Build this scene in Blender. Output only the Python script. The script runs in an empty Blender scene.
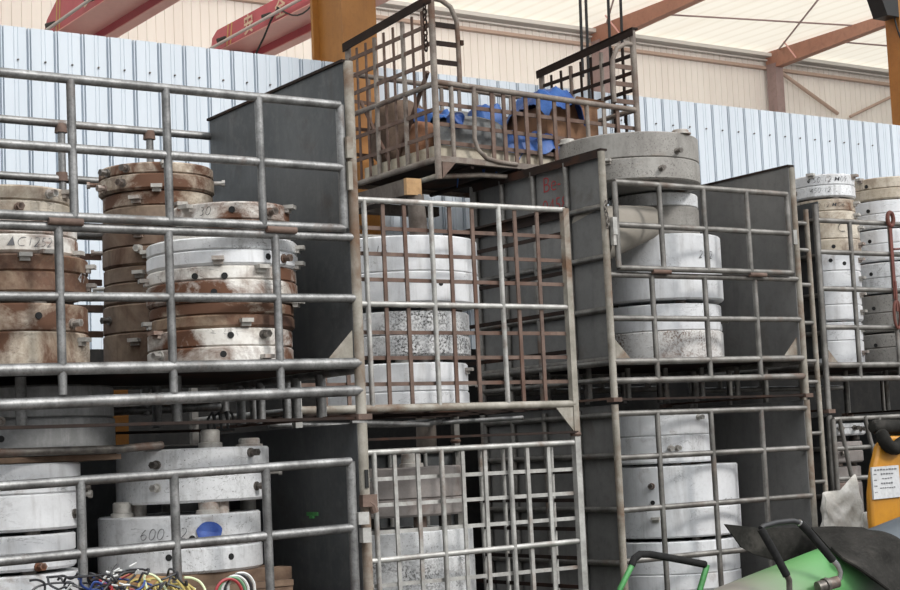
import bpy, math, random
from mathutils import noise as mnoise
from mathutils import Vector, Matrix
random.seed(7)
PI = math.pi
R_ = math.radians
sc = bpy.context.scene
col = sc.collection

# ------------------------------------------------------------------ materials
def newmat(name):
    m = bpy.data.materials.new(name); m.use_nodes = True
    nt = m.node_tree; b = nt.nodes['Principled BSDF']
    return m, nt, b

def ramp(nt, src, p0, p1, c0=(0, 0, 0, 1), c1=(1, 1, 1, 1)):
    r = nt.nodes.new('ShaderNodeValToRGB')
    r.color_ramp.elements[0].position = p0; r.color_ramp.elements[1].position = p1
    r.color_ramp.elements[0].color = c0; r.color_ramp.elements[1].color = c1
    nt.links.new(src, r.inputs[0]); return r

def mixc(nt, fac, a, b):
    n = nt.nodes.new('ShaderNodeMix'); n.data_type = 'RGBA'
    for sock, v in ((n.inputs[0], fac), (n.inputs[6], a), (n.inputs[7], b)):
        if hasattr(v, 'is_linked'): nt.links.new(v, sock)
        elif isinstance(v, (int, float)): sock.default_value = v
        else: sock.default_value = (*v, 1)
    return n.outputs[2]

def noise(nt, vec, scale, detail=6, rough=.6, stretch=None, w=0.0):
    if stretch:
        mp = nt.nodes.new('ShaderNodeMapping'); mp.inputs['Scale'].default_value = stretch
        nt.links.new(vec, mp.inputs[0]); vec = mp.outputs[0]
    n = nt.nodes.new('ShaderNodeTexNoise'); n.inputs['Scale'].default_value = scale
    n.inputs['Detail'].default_value = detail; n.inputs['Roughness'].default_value = rough
    n.inputs['Distortion'].default_value = w
    nt.links.new(vec, n.inputs['Vector']); return n.outputs[0]

def worn(name, base, second, rust=(.13, .05, .02), amt=.2, dirt=.4, dirtc=(.05, .045, .04), rough=.5, metal=0.0,
         scale=4, streak=True, soft=.12, bump=.15, speck=0.0, grit=.30, scratch=0.0, bscale=22, spec=.5):
    """paint or bare metal with tonal patches, drips, speckle and rust"""
    m, nt, b = newmat(name); b.inputs['Specular IOR Level'].default_value = spec
    tc = nt.nodes.new('ShaderNodeTexCoord'); oi = nt.nodes.new('ShaderNodeObjectInfo')
    mu = nt.nodes.new('ShaderNodeVectorMath'); mu.operation = 'SCALE'; mu.inputs[0].default_value = (31, 17, 23)
    nt.links.new(oi.outputs['Random'], mu.inputs['Scale'])
    ad = nt.nodes.new('ShaderNodeVectorMath'); nt.links.new(tc.outputs['Object'], ad.inputs[0]); nt.links.new(mu.outputs[0], ad.inputs[1])
    v = ad.outputs[0]
    c = mixc(nt, ramp(nt, noise(nt, v, scale), .38, .64).outputs[0], base, second)
    fine = ramp(nt, noise(nt, v, scale * 9, 6, .75), .48, .72, (0, 0, 0, 1), (grit,) * 3 + (1,)).outputs[0]
    c = mixc(nt, fine, c, dirtc)
    if dirt:
        s = noise(nt, v, 3, 8, .65, (5, 5, .7) if streak else None, .3)
        d = ramp(nt, s, .52, .8, (0, 0, 0, 1), (dirt,) * 3 + (1,)).outputs[0]
        c = mixc(nt, d, c, dirtc)
    if speck:
        s = ramp(nt, noise(nt, v, 85, 5, .75), .60 - speck * .10, .66 - speck * .07).outputs[0]
        g = ramp(nt, noise(nt, v, 3.3, 3), .40, .55).outputs[0]
        mm = nt.nodes.new('ShaderNodeMath'); mm.operation = 'MULTIPLY'
        nt.links.new(s, mm.inputs[0]); nt.links.new(g, mm.inputs[1])
        c = mixc(nt, mm.outputs[0], c, dirtc)
    if scratch:
        n1 = noise(nt, v, 3.5, 5, .6, (1, 1, 2.2), 1.2)
        sb = nt.nodes.new('ShaderNodeMath'); sb.operation = 'SUBTRACT'; sb.inputs[1].default_value = .5; nt.links.new(n1, sb.inputs[0])
        ab = nt.nodes.new('ShaderNodeMath'); ab.operation = 'ABSOLUTE'; nt.links.new(sb.outputs[0], ab.inputs[0])
        ln = ramp(nt, ab.outputs[0], .0, .009, (scratch,) * 3 + (1,), (0, 0, 0, 1)).outputs[0]
        mk = ramp(nt, noise(nt, v, 5, 3), .50, .60).outputs[0]
        mm = nt.nodes.new('ShaderNodeMath'); mm.operation = 'MULTIPLY'; nt.links.new(ln, mm.inputs[0]); nt.links.new(mk, mm.inputs[1])
        c = mixc(nt, mm.outputs[0], c, (.05, .045, .04))
        sm = ramp(nt, noise(nt, v, 6, 8, .7), .64, .76, (0, 0, 0, 1), (scratch * .8,) * 3 + (1,)).outputs[0]
        c = mixc(nt, sm, c, dirtc)
    if amt:
        p = .70 - .45 * amt
        rm = ramp(nt, noise(nt, v, 2.6, 9, .68, None, .6), p - soft * .5, p + soft).outputs[0]
        rc = mixc(nt, noise(nt, v, 14, 4), rust, tuple(min(1, x * 1.75) for x in rust))
        c = mixc(nt, rm, c, rc)
        rr = nt.nodes.new('ShaderNodeMapRange'); rr.inputs['To Min'].default_value = rough; rr.inputs['To Max'].default_value = .85
        nt.links.new(rm, rr.inputs[0]); nt.links.new(rr.outputs[0], b.inputs['Roughness'])
        if metal:
            r2 = nt.nodes.new('ShaderNodeMapRange'); r2.inputs['To Min'].default_value = metal; r2.inputs['To Max'].default_value = 0
            nt.links.new(rm, r2.inputs[0]); nt.links.new(r2.outputs[0], b.inputs['Metallic'])
    else:
        b.inputs['Roughness'].default_value = rough; b.inputs['Metallic'].default_value = metal
    nt.links.new(c, b.inputs['Base Color'])
    if bump:
        bp = nt.nodes.new('ShaderNodeBump'); bp.inputs['Strength'].default_value = bump; bp.inputs['Distance'].default_value = .01
        nt.links.new(noise(nt, v, bscale, 5), bp.inputs['Height']); nt.links.new(bp.outputs[0], b.inputs['Normal'])
    return m

def plain(name, c, rough=.6, metal=0.0):
    m, nt, b = newmat(name); b.inputs['Base Color'].default_value = (*c, 1)
    b.inputs['Roughness'].default_value = rough; b.inputs['Metallic'].default_value = metal
    return m

M = {}
M['pipe'] = worn('galvanised_pipe', (.15, .148, .144), (.30, .297, .29), (.07, .04, .025), .14, .6, (.04, .037, .034), .50, .75, 9, False, grit=.6)
M['pipe_dull'] = worn('dull_pipe', (.14, .132, .12), (.26, .247, .228), (.08, .045, .028), .20, .5, (.05, .044, .038), .50, .65, 9, False)
M['pale'] = worn('pale_worn_pipe', (.32, .31, .29), (.50, .49, .46), (.09, .05, .03), .20, .6, (.10, .085, .07), .45, .4, 11, False)
M['post'] = worn('beige_worn_post', (.20, .182, .148), (.335, .31, .265), (.09, .05, .028), .36, .6, (.10, .08, .06), .6, .1, 8, True)
M['rust'] = worn('rusted_bar', (.095, .062, .048), (.165, .11, .085), (.07, .036, .024), .4, .3, (.04, .02, .015), .8, .1, 14, False)
M['panel'] = worn('dark_sheet', (.052, .055, .057), (.085, .088, .09), (.05, .04, .035), .10, .35, (.16, .16, .155), .5, .0, 2.2, True, .2, .05, spec=.25, scratch=.2)
M['panel2'] = worn('grey_sheet', (.13, .128, .124), (.175, .171, .164), (.06, .05, .04), .10, .35, (.05, .048, .045), .55, .0, 2.2, True, .2, .05, spec=.25)
M['angle'] = worn('dark_angle', (.022, .016, .014), (.032, .022, .018), (.045, .02, .012), .25, .2, (.01, .008, .007), .8, 0, 8, False, spec=.12)
M['m_white'] = worn('mould_white', (.66, .665, .675), (.76, .765, .775), (.12, .07, .04), .07, .55, (.20, .18, .16), .40, .1, 4, True, scratch=.5, grit=.15)
M['m_worn'] = worn('mould_white_rusty', (.62, .58, .52), (.76, .74, .70), (.085, .036, .018), .46, .8, (.14, .085, .05), .5, .1, 4, True, .09, scratch=.7)
M['m_tan'] = worn('mould_tan', (.42, .35, .26), (.62, .55, .45), (.075, .034, .018), .60, 1.0, (.09, .05, .028), .6, .05, 5, True, .10, scratch=.8, grit=.45)
M['m_tan2'] = worn('mould_dull_tan', (.40, .34, .26), (.58, .52, .43), (.085, .042, .022), .34, 1.0, (.12, .075, .045), .6, .05, 5, True, .12, scratch=.8, grit=.4)
M['m_brown'] = worn('mould_brown', (.085, .040, .024), (.17, .08, .04), (.04, .018, .012), .35, 1.0, (.50, .40, .28), .6, .05, 5, False, scratch=.5, grit=.2)
M['m_dark'] = worn('mould_dark_brown', (.15, .105, .075), (.25, .18, .125), (.06, .03, .018), .5, .8, (.05, .035, .025), .7, .05, 5, True)
M['m_grey'] = worn('mould_grey', (.23, .215, .195), (.31, .295, .27), (.12, .08, .05), .10, .6, (.10, .09, .08), .6, .15, 5, True, speck=.5)
M['m_aged'] = worn('mould_aged_grey', (.60, .605, .61), (.72, .725, .73), (.12, .08, .05), .08, .7, (.13, .12, .11), .45, .12, 4, True, speck=.10, scratch=.6)
M['m_spot'] = worn('mould_spotted', (.60, .60, .60), (.72, .72, .72), (.10, .06, .04), .10, .5, (.03, .028, .025), .45, .1, 4, False, speck=1.3, scratch=.6)
M['m_rspot'] = worn('mould_rust_spotted', (.64, .63, .61), (.75, .74, .72), (.14, .06, .03), .12, .5, (.13, .065, .035), .5, .1, 4, False, speck=1.2, scratch=.6)
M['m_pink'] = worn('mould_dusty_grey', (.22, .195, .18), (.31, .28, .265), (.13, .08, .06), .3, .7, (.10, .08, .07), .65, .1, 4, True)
M['m_drip'] = worn('mould_drip_grey', (.15, .15, .148), (.24, .24, .238), (.1, .07, .05), .05, .8, (.42, .42, .41), .5, .2, 6, True)
M['lug'] = worn('lug_metal', (.36, .34, .31), (.52, .50, .46), (.12, .05, .025), .3, .4, (.1, .08, .06), .5, .3, 20, False)
M['bolt'] = worn('bolt_metal', (.10, .09, .08), (.2, .18, .16), (.1, .05, .03), .3, 0, rough=.45, metal=.6, scale=25, streak=False)
M['ink_faint'] = plain('faded_ink', (.13, .13, .135), .7)
M['hole'] = plain('hole_dark', (.006, .006, .006), .8)
M['ink'] = plain('marker_ink', (.025, .025, .028), .7)
M['redpaint'] = plain('red_paint_writing', (.30, .03, .035), .8)
M['blue_patch'] = worn('blue_paint_patch', (.02, .06, .28), (.05, .11, .38), amt=0, dirt=.3, scale=30)
M['wood'] = worn('raw_wood', (.30, .17, .075), (.42, .26, .12), (.14, .07, .03), .2, .5, (.08, .045, .025), .75, 0, 5, True)
M['plank'] = worn('old_plank', (.16, .10, .065), (.24, .16, .105), (.07, .04, .025), .3, .5, (.05, .035, .025), .8, 0, 4, False)
M['timber'] = worn('dark_timber', (.06, .045, .035), (.11, .09, .075), (.03, .02, .015), .3, .4, (.2, .18, .16), .85, 0, 6, True)
M['foam'] = worn('tan_board', (.38, .33, .25), (.50, .45, .36), (.2, .12, .06), .2, .5, (.14, .10, .07), .8, 0, 6, False)
M['tarp'] = worn('blue_tarp', (.010, .050, .21), (.022, .10, .32), amt=0, dirt=.4, dirtc=(.008, .02, .08), rough=.5, scale=5, streak=False, bump=.9, bscale=10)
M['carton'] = worn('brown_carton', (.19, .095, .05), (.27, .145, .075), (.12, .05, .025), .2, .4, (.08, .04, .02), .8, 0, 4, False)
M['sack_brown'] = worn('brown_sacking', (.10, .065, .045), (.16, .11, .08), (.06, .035, .02), .3, .4, (.03, .02, .015), .9, 0, 5, False, bump=.4)
M['bag_grey'] = worn('grey_bagging', (.12, .123, .122), (.23, .236, .236), (.1, .08, .06), .2, .6, (.04, .04, .04), .75, 0, 7, False, bump=.8)
M['orange'] = worn('orange_cloth', (.20, .085, .04), (.30, .15, .08), amt=0, dirt=.3, rough=.8)
M['weave'] = worn('woven_sack', (.36, .34, .30), (.58, .56, .52), (.14, .105, .075), .22, .9, (.14, .12, .095), .8, 0, 7, False, bump=1.0, scratch=.5, bscale=9)
M['ochre'] = worn('ochre_paint', (.36, .145, .025), (.44, .19, .04), (.2, .08, .02), .1, .3, (.18, .07, .015), .5, 0, 2.5, True, bump=.03)
M['yellow'] = worn('machine_yellow', (.40, .17, .010), (.46, .205, .015), (.2, .08, .02), .08, .3, (.25, .11, .02), .45, 0, 4, True, bump=.03)
M['label'] = worn('label_white', (.46, .46, .46), (.54, .54, .54), amt=0, dirt=.2, rough=.5, bump=0)
M['green'] = None
M['rubber'] = worn('black_rubber', (.013, .0125, .011), (.026, .0245, .022), (.05, .045, .04), .15, .3, (.06, .055, .05), .8, 0, 6, False, spec=.08)
M['grip'] = worn('foam_grip', (.014, .014, .014), (.022, .022, .022), amt=0, dirt=.2, rough=.9, scale=30, spec=.12)
M['chrome'] = plain('chrome', (.6, .6, .6), .15, 1.0)
M['green_tube'] = worn('green_paint', (.05, .22, .06), (.10, .32, .11), (.05, .10, .04), .15, .3, (.02, .06, .02), .35, .1, 8, False)
M['steel_brown'] = worn('primer_brown', (.33, .155, .105), (.39, .20, .14), amt=0, dirt=.15, rough=.6, scale=1.2, bump=0)
M['steel_mauve'] = worn('column_mauve', (.27, .19, .185), (.32, .23, .22), amt=0, dirt=.15, rough=.6, scale=1.2, bump=0)
M['crane'] = worn('crane_red', (.42, .075, .10), (.47, .095, .12), amt=0, dirt=.15, dirtc=(.25, .06, .08), rough=.5, scale=1.2, bump=0)
M['crane_pale'] = worn('crane_flare_pink', (.78, .42, .38), (.83, .48, .44), amt=0, dirt=.1, dirtc=(.6, .3, .28), rough=.5, scale=1.2, bump=0)  # pale pink puts the light flare on girder undersides into the colour
M['crane_text'] = plain('cream_lettering', (.62, .48, .36), .6)
M['crane_yellow'] = plain('yellow_stripe', (.50, .34, .12), .6)
M['grey_paint'] = plain('pale_conduit', (.5, .47, .46), .5)
M['black'] = plain('black_plastic', (.012, .012, .013), .5)
M['cable'] = plain('black_cable', (.02, .02, .02), .6)
M['strap'] = worn('red_strap', (.10, .026, .018), (.15, .04, .028), (.08, .03, .02), .3, .3, (.05, .02, .015), .7, 0, 12, False)
M['beige_plain'] = worn('beige_matt', (.25, .225, .19), (.31, .283, .245), (.25, .2, .15), .1, .3, (.22, .19, .16), .9, 0, 3, False, bump=.05)

def corrugated(name, c, c2, rough):
    m, nt, b = newmat(name)
    tc = nt.nodes.new('ShaderNodeTexCoord')
    f = ramp(nt, noise(nt, tc.outputs['Object'], .9, 4, .6, (3, 3, .35)), .35, .7).outputs[0]
    nt.links.new(mixc(nt, f, c, c2), b.inputs['Base Color']); b.inputs['Roughness'].default_value = rough
    return m
M['fence'] = corrugated('fence_sheet', (.56, .615, .67), (.64, .695, .75), .5)
M['ucpipe'] = worn('weathered_brown_pipe', (.155, .125, .105), (.26, .225, .19), (.075, .038, .022), .3, .5, (.05, .04, .03), .65, .1, 10, False, grit=.5)
M['gap_darkener'] = worn('near_black_gap_darkener', (.012, .012, .012), (.018, .0175, .017), amt=0, spec=.1, dirt=.3, rough=.9, scale=1.5)
M['hall'] = corrugated('hall_sheet', (.80, .75, .71), (.86, .82, .78), .6)
M['girt'] = plain('girt_pale_brown', (.45, .33, .27), .6)
M['trimw'] = plain('eave_grey', (.60, .58, .56), .5)
def roofmat():
    m, nt, b = newmat('translucent_roof_sheet')
    tc = nt.nodes.new('ShaderNodeTexCoord')
    w = nt.nodes.new('ShaderNodeTexWave'); w.bands_direction = 'X'; w.inputs['Scale'].default_value = 1.1; w.inputs['Distortion'].default_value = .4
    w.inputs['Detail'].default_value = 1.0
    nt.links.new(tc.outputs['Object'], w.inputs[0])
    nz = noise(nt, tc.outputs['Object'], .5, 4, .6, (4, .4, 1))
    a = mixc(nt, ramp(nt, w.outputs[0], .0, .3).outputs[0], (.80, .75, .65), (.86, .82, .73))
    a = mixc(nt, ramp(nt, nz, .55, .8, (0, 0, 0, 1), (.5, .5, .5, 1)).outputs[0], a, (.76, .69, .57))
    t = nt.nodes.new('ShaderNodeBsdfTranslucent'); d = nt.nodes.new('ShaderNodeBsdfDiffuse'); ms = nt.nodes.new('ShaderNodeMixShader')
    nt.links.new(a, t.inputs[0]); nt.links.new(a, d.inputs[0]); ms.inputs[0].default_value = .20
    nt.links.new(d.outputs[0], ms.inputs[1]); nt.links.new(t.outputs[0], ms.inputs[2])
    nt.links.new(ms.outputs[0], nt.nodes['Material Output'].inputs[0]); return m
M['roof'] = roofmat()
def floormat():
    return worn('stained_concrete', (.10, .098, .092), (.16, .155, .145), (.07, .06, .05), .2, .5, (.05, .048, .045), .8, 0, .8, False)
M['floor'] = floormat()
def greenmat():
    # grey pipe with a wide band of green paint sprayed round its middle
    m, nt, b = newmat('grey_pipe_with_green_spray')
    tc = nt.nodes.new('ShaderNodeTexCoord'); sp = nt.nodes.new('ShaderNodeSeparateXYZ'); nt.links.new(tc.outputs['Object'], sp.inputs[0])
    nz = noise(nt, tc.outputs['Object'], 3, 4)
    ma = nt.nodes.new('ShaderNodeMath'); ma.operation = 'MULTIPLY_ADD'; ma.inputs[1].default_value = .22
    nt.links.new(nz, ma.inputs[0]); nt.links.new(sp.outputs[2], ma.inputs[2])
    r = nt.nodes.new('ShaderNodeValToRGB'); e = r.color_ramp.elements
    for pos, cc in ((.27, (.17, .155, .13)), (.45, (.09, .22, .075)), (.56, (.08, .25, .075)), (.67, (.06, .085, .065)), (.80, (.05, .062, .074))):
        q = e.new(pos); q.color = (*cc, 1)
    e.remove(e[0]); e.remove(e[-1])
    mr = nt.nodes.new('ShaderNodeMapRange'); mr.inputs[1].default_value = -1; mr.inputs[2].default_value = 1
    nt.links.new(ma.outputs[0], mr.inputs[0]); nt.links.new(mr.outputs[0], r.inputs[0]); nt.links.new(r.outputs[0], b.inputs['Base Color'])
    b.inputs['Roughness'].default_value = .5; return m
M['green'] = greenmat()

# ------------------------------------------------------------------ mesh builder
class MB:
    def __init__(s): s.v = []; s.f = []; s.mi = []; s.cur = 0
    def add(s, vs, fs):
        n = len(s.v); s.v += [tuple(v) for v in vs]; s.f += [tuple(i + n for i in f) for f in fs]; s.mi += [s.cur] * len(fs); return s
    def box(s, c, d, rot=None):
        c = Vector(c); h = Vector(d) / 2
        vs = [Vector((x * h.x, y * h.y, z * h.z)) for x in (-1, 1) for y in (-1, 1) for z in (-1, 1)]
        if rot: vs = [rot @ v for v in vs]
        return s.add([v + c for v in vs], [(0, 1, 3, 2), (4, 6, 7, 5), (0, 4, 5, 1), (2, 3, 7, 6), (0, 2, 6, 4), (1, 5, 7, 3)])
    def tube(s, pts, r, n=10, r2=None, closed=False):
        pts = [Vector(p) for p in pts]; k = len(pts); vs = []; fs = []
        up = None
        for i, p in enumerate(pts):
            if closed: t = (pts[(i + 1) % k] - pts[i - 1]).normalized()
            else: t = (pts[min(i + 1, k - 1)] - pts[max(i - 1, 0)]).normalized()
            if up is None:
                up = Vector((0, 0, 1)) if abs(t.z) < .9 else Vector((1, 0, 0))
            a = t.cross(up)
            if a.length < 1e-5: a = t.cross(Vector((0, 1, 0)))
            a.normalize(); b = a.cross(t).normalized(); up = b
            rr = r if r2 is None else r + (r2 - r) * i / (k - 1)
            for j in range(n):
                an = 2 * PI * j / n; vs.append(p + a * math.cos(an) * rr + b * math.sin(an) * rr)
        m = k if closed else k - 1
        for i in range(m):
            i2 = (i + 1) % k
            for j in range(n):
                fs.append((i * n + j, i * n + (j + 1) % n, i2 * n + (j + 1) % n, i2 * n + j))
        if not closed: fs.append(tuple(range(n - 1, -1, -1))); fs.append(tuple((k - 1) * n + j for j in range(n)))
        return s.add(vs, fs)
    def lathe(s, prof, n=64, c=(0, 0, 0)):
        k = len(prof); vs = []; fs = []
        for j in range(n):
            a = 2 * PI * j / n
            for (r, z) in prof: vs.append((c[0] + r * math.cos(a), c[1] + r * math.sin(a), c[2] + z))
        for j in range(n):
            for i in range(k - 1):
                fs.append((j * k + i, ((j + 1) % n) * k + i, ((j + 1) % n) * k + i + 1, j * k + i + 1))
        fs.append(tuple(j * k for j in range(n - 1, -1, -1))); fs.append(tuple(j * k + k - 1 for j in range(n)))
        return s.add(vs, fs)
    def prism(s, poly, off):
        off = Vector(off); n = len(poly); a = [Vector(p) for p in poly]
        return s.add(a + [p + off for p in a], [tuple(range(n - 1, -1, -1)), tuple(range(n, 2 * n))] + [(i, (i + 1) % n, n + (i + 1) % n, n + i) for i in range(n)])
    def grid(s, fn, nu, nv, th=0.004):
        P = [[Vector(fn(i / nu, j / nv)) for j in range(nv + 1)] for i in range(nu + 1)]
        top = []; bot = []
        for i in range(nu + 1):
            for j in range(nv + 1):
                du = P[min(i + 1, nu)][j] - P[max(i - 1, 0)][j]; dv = P[i][min(j + 1, nv)] - P[i][max(j - 1, 0)]
                nn = du.cross(dv); nn = nn.normalized() if nn.length > 1e-9 else Vector((0, 0, 1))
                top.append(P[i][j] + nn * th / 2); bot.append(P[i][j] - nn * th / 2)
        w = nv + 1; N = len(top); fs = []
        for i in range(nu):
            for j in range(nv):
                q = (i * w + j, (i + 1) * w + j, (i + 1) * w + j + 1, i * w + j + 1)
                fs.append(q); fs.append(tuple(N + x for x in reversed(q)))
        rim = [i * w for i in range(nu + 1)] + [nu * w + j for j in range(1, nv + 1)] + [i * w + nv for i in range(nu - 1, -1, -1)] + [j for j in range(nv - 1, 0, -1)]
        for a, b in zip(rim, rim[1:] + rim[:1]): fs.append((b, a, N + a, N + b))
        return s.add(top + bot, fs)
    def build(s, name, mat, parent=None, loc=None, label=None, smooth=True):
        me = bpy.data.meshes.new(name); me.from_pydata(s.v, [], s.f)
        for m in (mat if isinstance(mat, (list, tuple)) else [mat]): me.materials.append(m)
        if max(s.mi or [0]): me.polygons.foreach_set('material_index', s.mi)
        me.validate(); me.update()
        if smooth: me.shade_smooth(); me.set_sharp_from_angle(angle=R_(38))
        o = bpy.data.objects.new(name, me); col.objects.link(o)
        if parent: o.parent = parent
        if loc: o.location = loc
        if label: o['label'] = label
        return o

def tag(o, label, cat, group=None, kind=None):
    o['label'] = label; o['category'] = cat
    if group: o['group'] = group
    if kind: o['kind'] = kind
    return o
def thing(name, label, cat, loc=(0, 0, 0), group=None, rotz=0):
    o = bpy.data.objects.new(name, None); col.objects.link(o); o.location = loc; o.rotation_euler = (0, 0, rotz); o.empty_display_size = .1
    return tag(o, label, cat, group)
def struct(o): o['kind'] = 'structure'; return o
def T(name, pts, r, mat, parent, n=10, **k): return MB().tube(pts, r, n).build(name, mat, parent, **k)
def B(name, c, d, mat, parent, rot=None, **k): return MB().box(c, d, rot).build(name, mat, parent, **k)

def text_mesh(txt, size, shear=0.12, thin=1.0):
    cu = bpy.data.curves.new('t', 'FONT'); cu.body = txt; cu.size = size; cu.shear = shear; cu.offset = -.0066 * (size / .1) * thin; cu.align_x = 'CENTER'; cu.resolution_u = 3
    ob = bpy.data.objects.new('t', cu); col.objects.link(ob)
    dg = bpy.context.evaluated_depsgraph_get(); dg.update()
    me = bpy.data.meshes.new_from_object(ob.evaluated_get(dg))
    vs = [v.co.copy() for v in me.vertices]; fs = [tuple(p.vertices) for p in me.polygons]
    bpy.data.objects.remove(ob); bpy.data.curves.remove(cu); bpy.data.meshes.remove(me)
    return vs, fs

# ------------------------------------------------------------------ camera
CAM = Vector((-3.5646, -5.9273, 1.1034))
yaw, pitch, roll = 0.5981960, 0.0978875, -0.0447941
fw = Vector((math.sin(yaw) * math.cos(pitch), math.cos(yaw) * math.cos(pitch), math.sin(pitch)))
r0 = Vector((math.cos(yaw), -math.sin(yaw), 0)); u0 = r0.cross(fw)
rr = r0 * math.cos(roll) + u0 * math.sin(roll); uu = -r0 * math.sin(roll) + u0 * math.cos(roll)
cd = bpy.data.cameras.new('camera'); cam = bpy.data.objects.new('camera', cd); col.objects.link(cam)
cam.matrix_world = Matrix(((rr.x, uu.x, -fw.x, CAM.x), (rr.y, uu.y, -fw.y, CAM.y), (rr.z, uu.z, -fw.z, CAM.z), (0, 0, 0, 1)))
cd.sensor_fit = 'HORIZONTAL'; cd.sensor_width = 36; cd.lens = 36 * 1650.2 / 900; cd.clip_end = 200
sc.camera = cam
FZ = -.2     # floor level
# ------------------------------------------------------------------ setting
FY = 3.4; FTOP = 3.86
fl = struct(MB().box((5, 3, FZ - .05), (44, 34, .1)).build('floor', M['floor']))
def corr(x0, x1, y, z0, ztop, pitch, rib, depth, minor=True):
    prof = []; x = x0
    while x < x1:
        a = rib
        if not minor: prof += [(x, 0), (x + a * .3, depth), (x + a * .7, depth), (x + a, 0)]
        else:
            for e, w_ in ((0, .42), (.58, .30)): prof += [(x + a * e, 0), (x + a * (e + w_ * .15), depth), (x + a * (e + w_ * .85), depth), (x + a * (e + w_), 0)]
            q = x + rib + (pitch - rib) * .40
            for e in (0, (pitch - rib) * .18): prof += [(q + e, 0), (q + e + .003, .0035), (q + e + .006, 0)]
        x += pitch
    mb = MB()
    vs = [(px, y + d, z) for px, d in prof for z in (z0, ztop)]
    n = len(prof)
    mb.add(vs, [(2 * i, 2 * i + 2, 2 * i + 3, 2 * i + 1) for i in range(n - 1)])
    # back skin and caps give the sheet its thickness
    mb.box(((x0 + x1) / 2, y + depth + .006, (z0 + ztop) / 2), (x1 - x0, .01, ztop - z0 - .004))
    return mb
wf = struct(corr(-3.2, 2.0, FY, FZ, FTOP - .10, .168, .036, .022).build('wall_back', M['fence'], smooth=False))
wf2 = struct(corr(2.24, 12.5, FY, FZ, FTOP - .10, .172, .032, .022).build('wall_back.001', M['fence'], smooth=False))
sm = None
for w_, x, n in ((wf, -3.2, 30), (wf2, 2.24, 60)):
    for i in range(n):
        px = x + .168 * i + .115 if w_ is wf else x + .172 * i + .11
        if px < -.8 or (w_ is wf and px > 1.9) or (w_ is wf2 and (px < 4.2 or px > 7.2)): continue
        if sm is None:
            sm = MB().lathe([(.001, -.006), (.0065, -.006), (.005, .004), (.001, .006)], 8)
            o = sm.build('screw', M['bolt'], w_); sm = o
        else:
            o = sm.copy(); col.objects.link(o); o.parent = w_
        o.rotation_euler = (PI / 2, 0, 0); o.location = (px, FY - .008, FTOP - .30)
struct(MB().box((4, FY - .075, (1.83 + FZ) / 2), (17, .09, 1.83 - FZ)).build('wall_dark_backing', M['gap_darkener']))  # low near-black wall, added to darken the gaps behind the racks
# the far hall
WY = 13.0
hw = struct(corr(-6, 34, WY, FZ, 7.45, .125, .016, .012, False).build('wall_far', M['hall'], smooth=False))
rz = lambda y: 7.47 + (WY - y) * .004
ro = MB(); ro.add([(-8, WY + .3, rz(WY)), (36, WY + .3, rz(WY)), (36, .6, rz(.6)), (-8, .6, rz(.6))], [(0, 1, 2, 3)])
ro = struct(ro.build('ceiling', M['roof'], smooth=False))
struct(MB().box((14, WY - .12, 7.37), (40, .2, .055)).build('trim_1', M['trimw']))
struct(MB().box((14, WY - .06, 7.18), (40, .08, .045)).build('trim_2', M['girt']))
struct(MB().box((14, WY - .1, 7.30), (40, .04, .022)).build('trim_3', M['trimw']))
GX = [-2.0 + 3.66 * i for i in range(10)]
GX = [15.78 - 3.66 * k for k in (4, 3, 2, 1, 0, -1)]
lab = ['far left roof frame behind the crane girders', 'roof frame hidden behind the pale end of the crane girders', 'roof frame behind the ochre column',
       'mauve brown roof frame whose rafter rises behind the hanging black cables', 'brown roof frame at upper right with its column on the beige wall', 'last roof frame at the right edge of the hall']
for i, x in enumerate(GX):
    if i in (0, 1, 2, 5): continue
    t = thing('roof_frame', lab[i], 'steel frame', (x, WY - .2, FZ), 'steel frames of the far hall')
    z0 = -FZ
    MB().box((0, 0, (7.22 - FZ) / 2), (.17, .20, 7.22 - FZ)).build('column', M['steel_mauve'], t)
    rb = MB().prism([(-.07, .12, 7.14 + z0), (-.07, .12, rz(WY) - .04 + z0), (-.07, -12.2, rz(WY - 12.2) - .03 + z0), (-.07, -12.2, 7.36 + z0), (-.07, -2.4, 7.285 + z0)], (.14, 0, 0)).build('rafter', M['steel_brown'], t)
    for k in range(2):
        y = -.55 - 2.2 * k
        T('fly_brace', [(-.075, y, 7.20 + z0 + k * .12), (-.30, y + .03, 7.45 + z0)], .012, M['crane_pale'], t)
def brace(p, q, r, lb, m='girt'):
    tag(T('wall_brace', [p, q], r, M[m], None, 8), lb, 'brace', 'bracing of the far hall')
brace((15.86, 12.82, 7.14), (17.3, 12.9, 6.55), .032, 'brown diagonal brace running down right from the column head on the far wall')
brace((17.6, 12.9, 6.52), (19.3, 12.85, 7.22), .026, 'brown diagonal brace at the right edge rising beside the ochre post')
brace((15.70, 12.6, 7.42), (13.0, 8.6, 7.44), .014, 'thin tie rod slanting up left under the roof from the column head', 'steel_mauve')
brace((12.2, 11.9, 7.43), (17.3, 10.7, 7.44), .014, 'long thin tie rod crossing the rafter under the cream roof', 'steel_mauve')
brace((12.1, 12.6, 7.42), (9.3, 8.6, 7.44), .014, 'thin tie rod under the roof left of the hanging cables', 'steel_mauve')
brace((15.9, 11.9, 7.42), (20.5, 11.2, 7.43), .014, 'thin tie rod under the roof right of the brown rafter', 'steel_mauve')
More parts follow.
